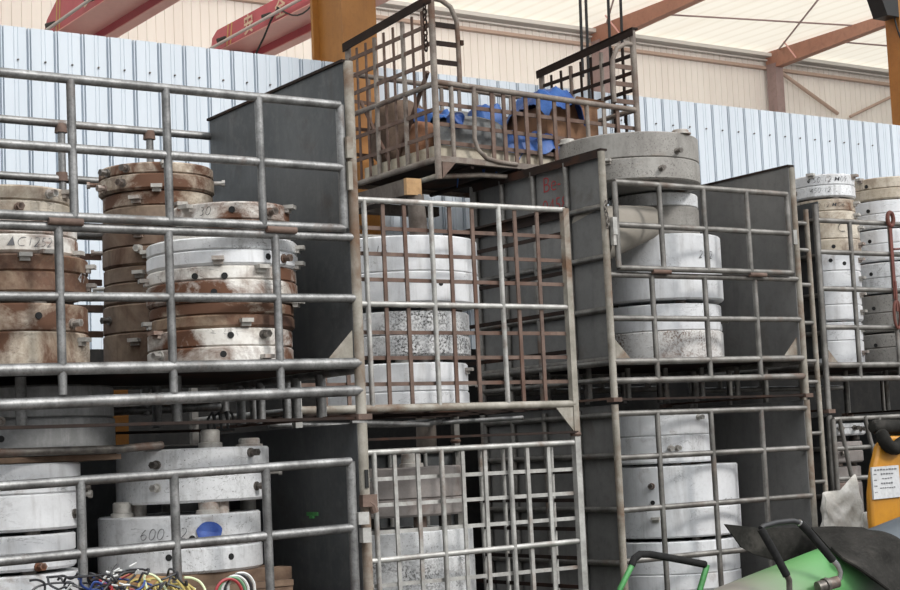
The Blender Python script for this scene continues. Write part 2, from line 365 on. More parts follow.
# crane girders running overhead from the far wall
def girder(X, w, zb, h, yend, lb, chars, cham):
    t = thing('crane_girder', lb, 'crane girder', (X, yend, zb), 'red crane girders')
    L = 11
    MB().prism([(0, 0, 0)] + [(0, -a, b) for a, b in cham] + [(0, -L, h), (0, -L, 0)], (w, 0, 0)).build('web', M['crane'], t)
    MB().box((w / 2, -L / 2 - .02, -.006), (w + .02, L, .012)).build('bottom_flange', M['crane_pale'], t, label='girder underside with its light flare painted in as pale pink')
    MB().box((w + .07, -L / 2, -.05), (.12, L, .09)).build('side_beam', M['crane'], t)
    MB().box((w + .08, -L / 2, -.10), (.14, L, .012)).build('side_flange', M['crane_pale'], t, label='lower edge of the side beam with light flare painted in as pale pink')
    MB().box((w / 2, -.25, (FZ - zb) / 2 - .01), (.2, .2, zb - FZ - .02)).build('support_leg', M['crane'], t)
    for k in range(2):
        y = -.42 - .09 * k
        MB().prism([(-.004, y, .0), (-.004, y - .05, h), (-.004, y - .075, h), (-.004, y - .025, 0)], (.003, 0, 0)).build('yellow_stripe', M['crane_yellow'], t)
    T('conduit', [(-.09, -.1, .02), (-.09, -L, .16)], .018, M['grey_paint'], t)
    for k in range(5):
        T('bracket', [(-.10, -.4 - 1.1 * k, .06), (0, -.4 - 1.1 * k, .10)], .03, M['cable'], t)
    for ch, y, s in chars:
        vs, fs = text_mesh(ch, s, 0, -.35)
        mb = MB(); mb.add([(-.006, y - p.x, h * .5 - s * .36 + p.y) for p in vs], fs)
        # stretched along the girder so that it reads from the floor
        mb.build('lettering', M['crane_text'], t, smooth=False)
    return t
G1 = girder(4.80, .34, 5.86, .245, 11.05, 'red crane girder with cream characters ending left of the ochre column', [('安', -.98, .23), ('全', -1.72, .23)], [(.06, .18), (.19, .245)])
G2 = girder(2.80, .37, 5.82, .42, 11.1, 'nearer red crane girder at the upper left corner above the sheet fence', [('安', -1.38, .34), ('全', -2.5, .34)], [(.16, .20), (.62, .42)])
T('festoon_cable', [(-.02, -1.70, .12), (-.06, -1.60, 0), (-.07, -1.45, -.15), (-.06, -1.2, -.30), (-.05, -.95, -.42)], .011, M['cable'], G1, 6, label='slack dark cable')
T('festoon_cable', [(-.03, -1.70 - 1.1 * q, .13 - .22 * math.sin(PI * q) + .02 * q) for q in [i / 10 for i in range(11)]], .009, M['cable'], G1, 6, label='slack dark cable')

# fill lamps added out of view under the roof to brighten the far wall
for i, x in enumerate((1.5, 5.5, 9.5, 13.5)):
    t = thing('wall_fill_lamp', 'added fill lamp out of view under the roof, brightening the far wall', 'fill lamp', (x, 5.2, 6.75), 'added fill lamps under the hall roof')
    q = Matrix.Rotation(R_(62), 3, 'X')
    pr = [(.05, .22), (.09, .20), (.20, .06), (.24, 0), (.225, 0), (.19, .05), (.08, .18), (.04, .19)]
    mb = MB().lathe(pr, 24); mb.v = [tuple(q @ Vector(v)) for v in mb.v]; mb.build('reflector', M['trimw'], t)
    T('hanger', [(0, -.15, .12), (0, -.15, rz(5.2) - 6.75)], .012, M['cable'], t, 6)
    l = bpy.data.lights.new('fill_light', 'AREA'); l.shape = 'DISK'; l.size = .38; l.energy = 100; l.color = (1.0, .95, .89)
    o = bpy.data.objects.new('fill_light', l); col.objects.link(o); o.parent = t; o.location = q @ Vector((0, 0, -.005)); o.rotation_euler = (R_(62), 0, 0)
# ochre building column in the line of the fence
t = thing('steel_column', 'ochre painted steel column standing behind the rusty cage', 'column', (2.12, FY + .16, FZ))
H = 8.2 - FZ
MB().box((0, -.195, H / 2), (.27, .03, H)).build('flange', M['ochre'], t)
MB().box((0, .195, H / 2), (.27, .03, H)).build('flange', M['ochre'], t)
MB().box((-.02, 0, H / 2), (.14, .37, H)).build('web', M['ochre'], t)
t = thing('steel_post', 'ochre post at the right edge carrying the black floodlight', 'post', (7.875, 3.62, FZ))
MB().box((0, 0, 3.6), (.16, .16, 7.2)).build('post_shaft', M['ochre'], t)
MB().box((0, 0, .01), (.3, .3, .02)).build('base_plate', M['ochre'], t)
t = thing('floodlight', 'black floodlight hung high on the ochre post at the right edge', 'floodlight', (7.67, 3.52, 4.87))
MB().prism([(-.14, 0, .12), (.10, 0, .12), (.10, 0, -.10), (-.05, 0, -.10)], (0, .16, 0)).build('housing', M['black'], t)
MB().box((.14, .08, .03), (.10, .04, .04)).build('mounting_arm', M['black'], t)
T('power_cord', [(.08, .04, -.08), (.10, .03, -.2), (.13, .02, -.30), (.20, .02, -.42)], .008, M['cable'], t, 6)
for i, (x, z, lb) in enumerate(((3.905, 3.80, 'black hanging cable, leftmost of the four above the cage'), (3.955, 3.60, 'black hanging cable close beside the leftmost one'),
                          (4.165, 3.46, 'black hanging cable left of the cage corner post'), (4.285, 3.49, 'black hanging cable nearest the cage corner post'))):
    tag(T('hanging_cable', [(x + .02 * k, 3.2, z + (rz(3.2) - z) * k / 4) for k in range(5)], .011, M['cable'], None, 6), lb, 'cable', 'cables hanging from the roof')

# ------------------------------------------------------------------ racks
def gate(parent, name, X0, X1, y, rails, ups, mp, r, z0=None, ends=True, mu=None):
    """rails: (z_left, z_right); ups: x of the inner uprights"""
    zt, zb = rails[0], rails[-1]
    g = MB().tube([(X0, y, zt[0]), (X1, y, zt[1])], r).build(name, M[mp], parent)
    zz = lambda rl, x: rl[0] + (rl[1] - rl[0]) * (x - X0) / (X1 - X0)
    for rl in rails[1:]: T('rail', [(X0, y, rl[0]), (X1, y, rl[1])], r, M[mp], g)
    for x in ups: T('upright', [(x, y - .004, zz(zt, x)), (x + .004, y - .004, zz(zb, x) if z0 is None else z0)], r * .92, M[mu or mp], g)
    if ends:
        for x in (X0, X1): T('upright', [(x, y, zz(zt, x)), (x, y, zz(zb, x) if z0 is None else z0)], r, M[mu or mp], g)
    return g
def hinge(g, x, y, z, m='rust'): MB().tube([(x - .068, y - .004, z), (x - .02, y - .004, z), (x - .018, y - .004, z), (x + .018, y - .004, z), (x + .02, y - .004, z), (x + .068, y - .004, z)], .0145, 10).build('hinge', M[m], g)
def panel(parent, x, y0, y1, zb, zt, zs, side, mp, msheet, ys, zr, top=True, r=.02, sheet=True, rail_off=.0):
    """side wall: a sheet with pipes on its outer face; side = -1 pipes on the -x face, +1 on the +x face"""
    if sheet: p = MB().box((x, (y0 + y1) / 2, (zs + zt) / 2), (.006, y1 - y0, zt - zs)).build('side_panel', M[msheet], parent)
    else: p = T('side_panel', [(x, y0, zs), (x, y1, zs)], r, M[mp], parent)
    for y in ys: T('panel_upright', [(x + side * (r + .004), y, zb), (x + side * (r + .004), y, zt - .02)], r, M[mp], p)
    for z in zr: T('panel_rail', [(x + side * (r + .004), y0, z), (x + side * (r + .004), y1, z)], r * .95, M[mp], p)
    if top: MB().box((x + side * .012, (y0 + y1) / 2, zt), (.05, y1 - y0 + .02, .012)).box((x + side * .036, (y0 + y1) / 2, zt - .022), (.006, y1 - y0 + .02, .045)).build('top_angle', M['angle'], p)
    return p
def posts(parent, X0, X1, Y0, Y1, zb, zt, mf, mr, r=.024):
    for x, y, m in ((X0, Y0, mf), (X1, Y0, mf), (X0, Y1, mr), (X1, Y1, mr)):
        c = MB().tube([(x, y, zb), (x, y, zt)], r, 14).build('corner_post', M[m], parent)
        MB().box((x, y, zb + .012), (2 * r + .02, 2 * r + .02, .024)).build('foot_cup', M['rust'], c)
def base(parent, X0, X1, Y0, Y1, zf, zl, zb, mp, stubs, r=.023, floor='angle', mid=(), low='angle', rearstubs=()):
    """floor rails at zf, lower skid rails at zl (left,right), bottom frame at zb"""
    T('base_rail', [(X0, Y0, zf[0]), (X1, Y0, zf[1])], r, M[mp], parent)
    T('base_rail', [(X0, Y0, zl[0]), (X1, Y0, zl[1])], r, M[mp], parent)
    T('base_rail', [(X0, Y1, zf[0]), (X1, Y1, zf[1])], r, M[mp], parent)
    T('base_rail', [(X0, Y1, zl[0]), (X1, Y1, zl[1])], r, M[mp], parent)
    for x in (X0, X1): T('base_rail', [(x, Y0, zf[0]), (x, Y1, zf[0])], r, M[mp], parent)
    for x in (X0, X1): MB().box((x, (Y0 + Y1) / 2, zb + .02), (.05, Y1 - Y0, .012)).build('skid', M[low], parent)
    for x in stubs: T('base_stub', [(x, Y0, zf[0]), (x, Y0, zl[0])], r * .95, M[mp], parent)
    for x in rearstubs: T('base_stub', [(x, Y1, zf[0]), (x, Y1, zl[0])], r * .95, M[mp], parent)
    for x, y in mid: T('base_stub', [(x, y, zf[0] - .01), (x, y, zb + .02)], r * .9, M[mp], parent)
    if floor: MB().box(((X0 + X1) / 2, (Y0 + Y1) / 2, zf[0] + .012), (X1 - X0 - .05, Y1 - Y0 - .04, .008)).build('floor_sheet', M[floor], parent)
def gusset(parent, x, y, z, s, d, m='post'):
    MB().prism([(x, y, z), (x + d * s, y, z), (x, y, z + s * 1.0)], (0, .006, 0)).build('gusset_plate', M[m], parent)

# --- left stack, upper rack
X0, X1, Y0, Y1 = -1.74, 0.0, 0.0, 1.29
LU = thing('stacking_rack', 'upper left steel rack holding rusty tyre moulds', 'rack', (0, 0, 0), 'steel stacking racks')
posts(LU, X0, X1, Y0, Y1, 1.275, 2.80, 'post', 'pipe_dull', .023)
g = gate(LU, 'upper_gate', -1.715, -.055, -.012, [(2.607, 2.604), (2.337, 2.336), (2.070, 2.078)], [-1.246, -.853, -.442], 'pipe', .0185)
hinge(g, -.36, -.02, 2.058); hinge(g, -1.28, -.02, 2.052)
gate(LU, 'front_grid', -1.74, -.01, 0.0, [(2.032, 2.043), (1.764, 1.785)], [-1.302, -.852, -.380], 'pipe', .0185, 1.40, False)
base(LU, X0, X1, Y0, Y1, (1.492, 1.512), (1.362, 1.398), 1.275, 'pipe', [], .024, 'angle',
     [(-.02, .30), (-.02, .52), (-.02, .86), (-.02, 1.06), (-.45, 1.05), (-.72, .25), (-.9, 1.15), (-1.38, .22)], 'rust', [-.4, -.7, -1.0])
MB().box((-.87, Y0 + .01, 1.283), (1.72, .05, .012)).build('bottom_angle', M['angle'], LU)
MB().box((-.87, Y1, 1.283), (1.72, .05, .012)).build('bottom_angle', M['angle'], LU)
panel(LU, -.022, Y0, Y1, 1.29, 2.80, 1.53, 1, 'pipe', 'panel', (.33, .65, .97, 1.27), (2.50, 2.20, 1.90, 1.62))
panel(LU, X0 + .022, Y0, Y1, 1.29, 2.80, 1.53, -1, 'pipe', 'panel', (.33, .65, .97, 1.27), (2.50, 2.20, 1.90, 1.62))
gusset(LU, -.028, .0, 1.53, .12, -1)
rg = gate(LU, 'rear_grid', X0, X1, Y1, [(2.725, 2.717), (2.463, 2.46), (2.20, 2.2), (1.86, 1.86)], [-1.2, -.785, -.345], 'pipe', .019)
for k in range(4):
    MB().box((-.72, Y1 - .02, 2.10 - .12 * k), (.22, .006, .03)).build('rear_slat', M['rust'], rg)
for x in (-.785, -.345):
    for z in (2.70, 2.472): MB().lathe([(.001, -.022), (.030, -.022), (.026, .02), (.001, .022)], 12, (x, Y1, z)).build('rust_collar', M['rust'], rg)
MB().box((-.030, -.03, 2.42), (.03, .03, .09)).box((-.030, -.03, 2.30), (.02, .02, .12)).build('latch', M['post'], LU)

# --- left stack, lower rack
LL = thing('stacking_rack', 'lower left steel rack with a drop gate in front of grey moulds', 'rack', (0, 0, 0), 'steel stacking racks')
posts(LL, X0, X1, Y0, Y1, FZ, 1.262, 'post', 'pipe_dull', .023)
g = gate(LL, 'front_gate', -1.715, -.088, -.045, [(1.068, 1.104), (.800, .834), (.53, .56)], [-1.255, -.878, -.483], 'pipe', .0195)
gate(LL, 'lower_grid', X0, X1, 0, [(.40, .40), (.12, .12)], [-1.25, -.85, -.4], 'pipe', .019)
base(LL, X0, X1, Y0, Y1, (.02, .02), (-.09, -.09), FZ, 'pipe', [-1.2, -.8, -.4], .024)
panel(LL, -.022, Y0, Y1, FZ + .03, 1.262, .04, 1, 'pipe', 'panel', (.33, .65, .97, 1.27), (.95, .65, .35), False)
panel(LL, X0 + .022, Y0, Y1, FZ + .03, 1.262, .04, -1, 'pipe', 'panel', (.33, .65, .97, 1.27), (.95, .65, .35), False)
T('top_rail', [(X0, Y1, 1.20), (X1, Y1, 1.20)], .02, M['pipe_dull'], LL)
gate(LL, 'rear_grid', X0, X1, Y1, [(.95, .95), (.65, .65), (.35, .35)], [-1.2, -.78, -.34], 'pipe_dull', .019)
MB().box((-.048, -.05, .87), (.05, .04, .05)).box((-.03, -.045, .80), (.04, .03, .06)).build('latch', M['pale'], LL)
MB().tube([(0, -.028, .935), (.02, -.03, .92), (.03, -.03, .89)], .018, 8).box((.0, -.03, .94), (.07, .03, .05)).build('rusty_clasp', M['rust'], LL)
MB().box((-.002, -.026, 1.03), (.016, .006, .075)).build('slot', M['hole'], LL)

MB().box((-.87, Y1 - .035, .63), (1.66, .006, 1.16)).build('rear_panel', M['panel'], LL)
# --- centre stack, upper cage
X0, X1, Y0, Y1 = .19, 1.845, .9, 2.02
def meshcage(t, zt, zf, zb, bars, pipes, flats, zrails, zpipe, mp, mf, mrail, yr=Y1):
    g = gate(t, 'front_mesh', X0, X1, Y0, [zt, zf], pipes, mp, .0145, None, False)
    T('pipe_rail', [(X0, Y0, zpipe[0]), (X1, Y0, zpipe[1])], .0145, M[mp], g)
    for z in zrails: MB().box(((X0 + X1) / 2, Y0 + .018, z), (X1 - X0, .010, .019)).build('flat_rail', M[mrail], g)
    for x in flats:
        lean = random.uniform(-.006, .006)
        b = MB().box((0, 0, 0), (.020, .010, zt[0] - zf[0] - .01)).build('flat_bar', M[mf], g)
        b.location = (x, Y0 + .007, (zt[0] + zf[0]) / 2); b.rotation_euler = (0, lean, 0)
    return g
CU = thing('mesh_cage', 'rusty barred middle cage holding white moulds', 'cage', (0, 0, 0), 'steel mesh cages')
for x, y, m in ((X0, Y0, 'pale'), (X1, Y0, 'post'), (X0, Y1, 'pipe_dull'), (X1, Y1, 'pipe_dull')):
    c = MB().box((x, y, 1.79), (.036, .036, 1.20)).build('corner_post', M[m], CU)
    MB().lathe([(.026, 0), (.032, .01), (.026, .02)], 14, (x, y, 1.185)).build('foot_cup', M['rust'], c)
FL = [.35, .48, .712, .84, 1.11, 1.25, 1.522, 1.665]
g = meshcage(CU, (2.372, 2.383), (1.353, 1.353), 1.19, 0, [.60, .99, 1.41], FL, [2.24, 2.112, 1.985, 1.725, 1.600, 1.472], (1.862, 1.862), 'pale', 'rust', 'rust')
T('lower_rail', [(X0, Y0, 1.353), (X1, Y0, 1.353)], .02, M['post'], CU)
MB().prism([(X1 - .02, Y0 - .014, 1.335), (X1 - .13, Y0 - .014, 1.335), (X1 - .02, Y0 - .014, 1.21)], (0, .006, 0)).build('gusset_plate', M['post'], CU)
MB().box(((X0 + X1) / 2, Y0, 1.205), (X1 - X0, .05, .012)).build('bottom_angle', M['angle'], CU)
for x in (X0, X1):
    s = MB().box((x, (Y0 + Y1) / 2, 2.395), (.05, Y1 - Y0, .012)).box((x + .02, (Y0 + Y1) / 2, 2.37), (.008, Y1 - Y0, .05)).build('side_mesh', M['angle'], CU)
    for z in (2.26, 2.05, 1.84, 1.63): MB().box((x, (Y0 + Y1) / 2, z), (.008, Y1 - Y0, .022)).build('side_bar', M['angle'], s)
    T('side_rail', [(x, Y0, 1.353), (x, Y1, 1.353)], .016, M['pipe_dull'], s)
s = T('rear_mesh', [(X0, Y1, 2.372), (X1, Y1, 2.372)], .014, M['pipe_dull'], CU)
for z in (2.2, 1.9, 1.6): MB().box(((X0 + X1) / 2, Y1, z), (X1 - X0, .01, .02)).build('rear_bar', M['rust'], s)
fb = T('floor_grid', [(X0, Y1, 1.353), (X1, Y1, 1.353)], .016, M['pipe_dull'], CU)
for k in range(7): MB().box((X0 + .1 + .24 * k, (Y0 + Y1) / 2, 1.345), (.03, Y1 - Y0, .012)).build('floor_bar', M['angle'], fb)
for k in range(4): MB().box(((X0 + X1) / 2, Y0 + .15 + .27 * k, 1.336), (X1 - X0, .03, .010)).build('floor_bar', M['angle'], fb)
T('skid', [(.5, Y0 + .03, 1.29), (.95, Y0 + .05, 1.27), (1.35, Y0 + .5, 1.30), (1.5, Y1, 1.31)], .013, M['pipe'], CU)
T('skid', [(.25, Y0 + .4, 1.30), (1.0, Y0 + .4, 1.28), (1.8, Y0 + .4, 1.30)], .013, M['pipe'], CU)
# --- centre stack, lower cage
CL = thing('mesh_cage', 'pale barred bottom cage beneath the rusty barred one', 'cage', (0, 0, 0), 'steel mesh cages')
for x, y, m in ((X0, Y0, 'pale'), (X1, Y0, 'pale'), (X0, Y1, 'pipe_dull'), (X1, Y1, 'pipe_dull')):
    c = MB().box((x, y, (1.182 + FZ) / 2), (.036, .036, 1.182 - FZ)).build('corner_post', M[m], CL)
zr0 = [1.013, .888, .758, .505, .38, .25]
g = meshcage(CL, (1.140, 1.152), (.12, .12), FZ, 0, [.60, .99, 1.41], [.35, .48, .725, .858, 1.125, 1.26, 1.53, 1.665], zr0, (.622, .640), 'pale', 'pale', 'pale')
for x in (X0, X1):
    s = T('side_mesh', [(x, Y0, 1.15), (x, Y1, 1.15)], .016, M['pipe_dull'], CL)
    for z in (1.0, .85, .7, .55, .4, .25): MB().box((x, (Y0 + Y1) / 2, z), (.008, Y1 - Y0, .02)).build('side_bar', M['angle'], s)
    for k in range(4): T('side_upright', [(x, Y0 + .22 * (k + 1), 1.15), (x, Y0 + .22 * (k + 1), 0)], .013, M['pale'], s)
s = T('rear_mesh', [(X0, Y1, 1.14), (X1, Y1, 1.14)], .014, M['pipe_dull'], CL)
for k in range(6): T('rear_upright', [(X0 + .24 * (k + 1), Y1, 1.14), (X0 + .24 * (k + 1), Y1, 0)], .012, M['pale'], s)
MB().box(((X0 + X1) / 2, (Y0 + Y1) / 2, .0), (X1 - X0, Y1 - Y0, .012)).build('floor_sheet', M['angle'], CL)

MB().box(((X0 + X1) / 2, Y1 + .022, .58), (X1 - X0, .006, 1.14)).build('rear_panel', M['panel'], CL)
# --- right stack, upper rack
X0, X1, Y0, Y1 = 2.428, 3.955, 1.268, 2.557
RU = thing('stacking_rack', 'upper right steel rack with a framed two-row gate and marked side panel', 'rack', (0, 0, 0), 'steel stacking racks')
posts(RU, X0, X1, Y0, Y1, 1.372, 2.805, 'post', 'pipe_dull', .021)
g = gate(RU, 'upper_gate', 2.488, 3.868, Y0 - .03, [(2.627, 2.627), (2.380, 2.383), (2.132, 2.138)], [2.820, 3.166, 3.518], 'pipe_dull', .0175)
hinge(g, 2.80, Y0 - .035, 2.116); hinge(g, 3.57, Y0 - .035, 2.118)
gate(RU, 'front_grid', X0, X1, Y0, [(2.095, 2.104), (1.846, 1.853)], [2.752, 3.164, 3.574], 'pipe_dull', .0175, 1.50, False)
mid = [(x, y) for x in (2.6, 2.9, 3.2, 3.5, 3.8) for y in (1.7, 2.1)]
base(RU, X0, X1, Y0, Y1, (1.598, 1.614), (1.490, 1.503), 1.372, 'pipe_dull', [], .020, 'angle', mid, 'rust', [2.6, 2.8, 3.0, 3.2, 3.4, 3.6, 3.8])
MB().box(((X0 + X1) / 2, Y0 + .01, 1.385), (X1 - X0, .05, .012)).build('bottom_angle', M['angle'], RU)
YS = (1.605, 1.93, 2.25, 2.54)
LP = panel(RU, X0 + .024, Y0, Y1, 1.39, 2.815, 1.62, -1, 'pipe_dull', 'panel2', YS, (2.49, 2.20, 1.90, 1.615, 1.50), True, .018)
panel(RU, X1 - .024, Y0, Y1, 1.39, 2.815, 1.62, 1, 'pipe_dull', 'panel2', YS, (2.49, 2.20, 1.90, 1.615), True, .018)
gusset(RU, X0 + .022, Y0 + .02, 1.62, .13, 1); gusset(RU, X1 - .022, Y0 + .02, 1.62, .13, -1)
gate(RU, 'rear_grid', X0, X1, Y1, [(2.4, 2.4), (2.1, 2.1), (1.85, 1.85)], [2.8, 3.2, 3.6], 'pipe_dull', .017)
for k, (txt, s, zz, yy) in enumerate((('Be-', .135, 2.655, 1.765), ('0458', .125, 2.525, 1.745))):
    vs, fs = text_mesh(txt, s, .05, .25)
    MB().add([(X0 + .018, yy - p.x, zz + p.y) for p in vs], [tuple(reversed(f)) for f in fs]).build('painted_marking', M['redpaint'], LP, smooth=False)
ch = MB()
for k in range(7):
    cx, cz = X0 - .012 - .008 * math.sin(k), 2.50 - .022 * k
    ch.tube([(cx + (.010 * math.cos(a) if k % 2 else 0), Y0 - .034 + (0 if k % 2 else .010 * math.cos(a)), cz + .016 * math.sin(a)) for a in [i * PI / 5 for i in range(10)]], .0035, 6, None, True)
ch.build('chain', M['bolt'], RU)
MB().box((2.462, Y0 - .035, 2.37), (.03, .03, .10)).box((2.46, Y0 - .03, 2.29), (.02, .03, .06)).build('latch', M['pale'], RU)
MB().box((3.905, Y0 - .032, 2.36), (.03, .03, .09)).build('latch', M['pale'], RU)
# --- right stack, lower rack
RL = thing('stacking_rack', 'lower right steel rack of plain rails around large white moulds', 'rack', (0, 0, 0), 'steel stacking racks')
posts(RL, X0, X1, Y0, Y1, FZ, 1.357, 'post', 'pipe_dull', .021)
gate(RL, 'front_grid', X0, X1, Y0, [(1.305, 1.307), (1.057, 1.063), (.764, .772), (.48, .485), (.2, .2)], [2.735, 3.150, 3.560], 'pipe_dull', .0175, 0, False)
base(RL, X0, X1, Y0, Y1, (.02, .02), (-.09, -.09), FZ, 'pipe_dull', [2.8, 3.2, 3.6], .022)
LP2 = panel(RL, X0 + .024, Y0, Y1, FZ + .03, 1.357, .04, -1, 'pipe_dull', 'panel2', YS, (1.30, 1.07, .768, .47), False, .018)
panel(RL, X1 - .024, Y0, Y1, FZ + .03, 1.357, .04, 1, 'pipe_dull', 'panel2', YS, (1.30, 1.07, .768, .47), False, .018)
gate(RL, 'rear_grid', X0, X1, Y1, [(1.3, 1.3), (.9, .9), (.5, .5)], [2.8, 3.2, 3.6], 'pipe_dull', .017)

MB().box(((X0 + X1) / 2, Y1 - .035, .63), (X1 - X0 - .06, .006, 1.16)).build('rear_panel', M['panel'], RL)
# --- far right stack
X0, X1, Y0, Y1 = 4.232, 5.77, 1.35, 2.60
FU = thing('stacking_rack', 'upper rack at the right edge holding two tall mould stacks', 'rack', (0, 0, 0), 'steel stacking racks')
posts(FU, X0, X1, Y0, Y1, 1.272, 2.60, 'pipe_dull', 'pipe_dull', .020)
gate(FU, 'front_grid', X0, X1, Y0, [(2.498, 2.512), (2.295, 2.31), (2.06, 2.065), (1.815, 1.818)], [4.535, 4.915, 5.33], 'pipe_dull', .0165, 1.49, False)
base(FU, X0, X1, Y0, Y1, (1.575, 1.575), (1.487, 1.487), 1.272, 'pipe_dull', [], .019, 'angle', [(4.5, 1.8), (4.9, 1.8), (5.3, 1.8)], 'angle', [4.5, 4.9, 5.3])
for x, s in ((X0 + .03, -1), (X1 - .03, 1)):
    panel(FU, x, Y0, Y1, 1.29, 2.62, 1.62, s, 'pipe_dull', 'panel', (1.57, 1.90, 2.24, 2.58), (2.50, 2.27, 2.02, 1.78, 1.56), False, .017)
gusset(FU, X0 + .02, Y0 + .02, 1.58, .13, 1)
FLo = thing('stacking_rack', 'lower rack at the right edge behind the yellow machine', 'rack', (0, 0, 0), 'steel stacking racks')
posts(FLo, X0, X1, Y0, Y1, FZ, 1.258, 'pipe_dull', 'pipe_dull', .020)
g = gate(FLo, 'front_gate', 4.225, 5.7, Y0 - .04, [(1.232, 1.246), (1.048, 1.063), (.86, .86), (.5, .5)], [4.64, 5.1], 'pipe_dull', .0155)
T('slanted_bar', [(4.27, Y0 - .05, 1.235), (4.345, Y0 - .05, .865)], .014, M['pipe_dull'], g)
T('slanted_bar', [(4.50, Y0 - .05, 1.245), (4.60, Y0 - .05, .87)], .014, M['pipe_dull'], g)
base(FLo, X0, X1, Y0, Y1, (.02, .02), (-.09, -.09), FZ, 'pipe_dull', [4.6, 5.0, 5.4], .022)
for x, s in ((X0 + .03, -1), (X1 - .03, 1)):
    panel(FLo, x, Y0, Y1, FZ + .03, 1.25, .04, s, 'pipe_dull', 'panel', (1.57, 1.90, 2.24, 2.58), (1.05, .75, .45), False, .017)
MB().box(((X0 + X1) / 2, Y1 - .02, .63), (X1 - X0 - .06, .006, 1.16)).build('rear_panel', M['panel'], FLo)
t = thing('ladder_frame', 'narrow pipe ladder frame standing in the gap right of the right rack', 'frame', (4.075, 1.34, FZ))
for x, z1 in ((.06, 2.56 - FZ), (-.075, 2.50 - FZ)): T('upright', [(x + .02, 0, 0), (x, 0, z1)], .0165, M['post'], t)
for k, z in enumerate((.55, .85, 1.15, 1.47, 1.60, 1.84, 2.08, 2.30, 2.47)): T('rung', [(-.07, 0, z - FZ), (.065, 0, z - FZ)], .0135, M['pipe_dull'], t)
st = MB(); st.tube([(4.90 + .028 * math.cos(a), Y0 - .03, 2.53 + .045 * math.sin(a)) for a in [i * PI / 8 for i in range(16)]], .014, 8, None, True)
st.box((4.895, Y0 - .028, 2.25), (.026, .008, .50)).box((4.90, Y0 - .034, 2.02), (.016, .008, .2))
st.tube([(4.90 + .03 * math.cos(a), Y0 - .03, 1.90 + .09 * math.sin(a)) for a in [i * PI / 8 for i in range(16)]], .010, 8, None, True)
st.tube([(4.91, Y0 - .035, 2.33), (5.1, Y0 - .035, 2.345)], .008, 6)
tag(st.build('strap', M['strap']), 'rust red strap looped over the top rail at the right edge', 'strap')
# ------------------------------------------------------------------ tyre moulds
def mould(lb, x, y, R, zs, mat, group, below=None, mat2=None, phi=(), lugs=(), holes=(), feet=0, txt=(), topfeet=(), taper=0, rim=False, studs=()):
    """two-part round mould. angles in degrees from the line towards the camera, positive to the right.
    zs = top, seam, bottom; lugs / bolts (phi) / holes: (angle, height 0..1 over the whole mould)"""
    zt, zm, zb = zs
    t = thing('tyre_mould', lb, 'tyre mould', (x, y, zb), group)
    a0 = math.atan2(CAM.y - y, CAM.x - x)
    b = .007; H1 = zm - zb; H2 = zt - zm
    Ra = R * random.uniform(.985, 1.0); Rb = R
    lo = MB().lathe([(.05, 0), (Rb - b * 1.5, 0), (Rb, b * 1.5), (Rb, H1 - b), (Rb - b, H1), (.05, H1)], 72).build('lower_half', M[mat], t)
    prof = [(.05, H1 + .0015), (Ra - b, H1 + .0015), (Ra, H1 + b)]
    if taper: prof += [(Ra, H1 + H2 * .45), (Ra - taper, H1 + H2 - b)]
    else: prof += [(Ra, H1 + H2 - b)]
    e = prof[-1][0]
    prof += [(e - b, H1 + H2), (R * .55, H1 + H2), (R * .52, H1 + H2 - .015), (.05, H1 + H2 - .015)]
    up = MB().lathe(prof, 72).build('upper_half', M[mat2 or mat], t)
    Hh = zt - zb
    def P(ang, h, r): a = a0 + R_(ang); return Vector((math.cos(a) * r, math.sin(a) * r, h * Hh)), a
    for ang, h in lugs:
        p, a = P(ang, h, R + .012); q = MB().box(p, (.044, .050, .016), Matrix.Rotation(a, 3, 'Z')); q.box(p + Vector((0, 0, -.014)) - Vector((math.cos(a), math.sin(a), 0)) * .010, (.022, .040, .018), Matrix.Rotation(a, 3, 'Z'))
        q.build('lifting_lug', M['lug'], t)
    for ang, h in phi:
        p, a = P(ang, h, R - .01); d = Vector((math.cos(a), math.sin(a), 0))
        q = MB().tube([p, p + d * .016], .019, 12).tube([p, p + d * .050], .011, 8).tube([p + d * .034, p + d * .05], .016, 6)
        q.build('bolt', M['bolt' if random.random() < .6 else 'lug'], t)
    for ang, h in holes:
        p, a = P(ang, h, R - .008); d = Vector((math.cos(a), math.sin(a), 0))
        MB().tube([p, p + d * .0095], .0135, 14).build('hole', M['hole'], t)
    for ang in studs:
        p, a = P(ang, .5, R - .01); d = Vector((math.cos(a), math.sin(a), 0))
        MB().tube([p, p + d * .06], .010, 8).tube([p + d * .045, p + d * .06], .016, 8).build('stud', M['lug'], t)
    if below is not None and zb - below > .006:
        for k in range(4):
            a = a0 + R_(25 + 90 * k)
            MB().lathe([(.001, below - zb), (.034, below - zb), (.034, .0), (.001, .0)], 18, (math.cos(a) * R * .78, math.sin(a) * R * .78, 0)).build('spacer_foot', M['lug' if feet else 'bolt'], t)
    for ang, rr_, r, h in topfeet:
        a = a0 + R_(ang)
        MB().lathe([(.001, 0), (r * 1.25, 0), (r * 1.25, h * .25), (r, h * .3), (r, h - .006), (r - .006, h), (.001, h)], 24, (math.cos(a) * R * rr_, math.sin(a) * R * rr_, Hh)).build('top_boss', M['lug'], t)
    for s, ang, h, size, m in txt:
        vs, fs = text_mesh(s, size, .25)
        mb = MB(); out = []
        for p in vs:
            a = a0 + R_(ang) + p.x / R; out.append((math.cos(a) * (R + .0022), math.sin(a) * (R + .0022), h * Hh + p.y))
        mb.add(out, fs); mb.build('handwriting', M[m], lo if h < H1 / Hh else up, smooth=False)
    return t, lo, up, P

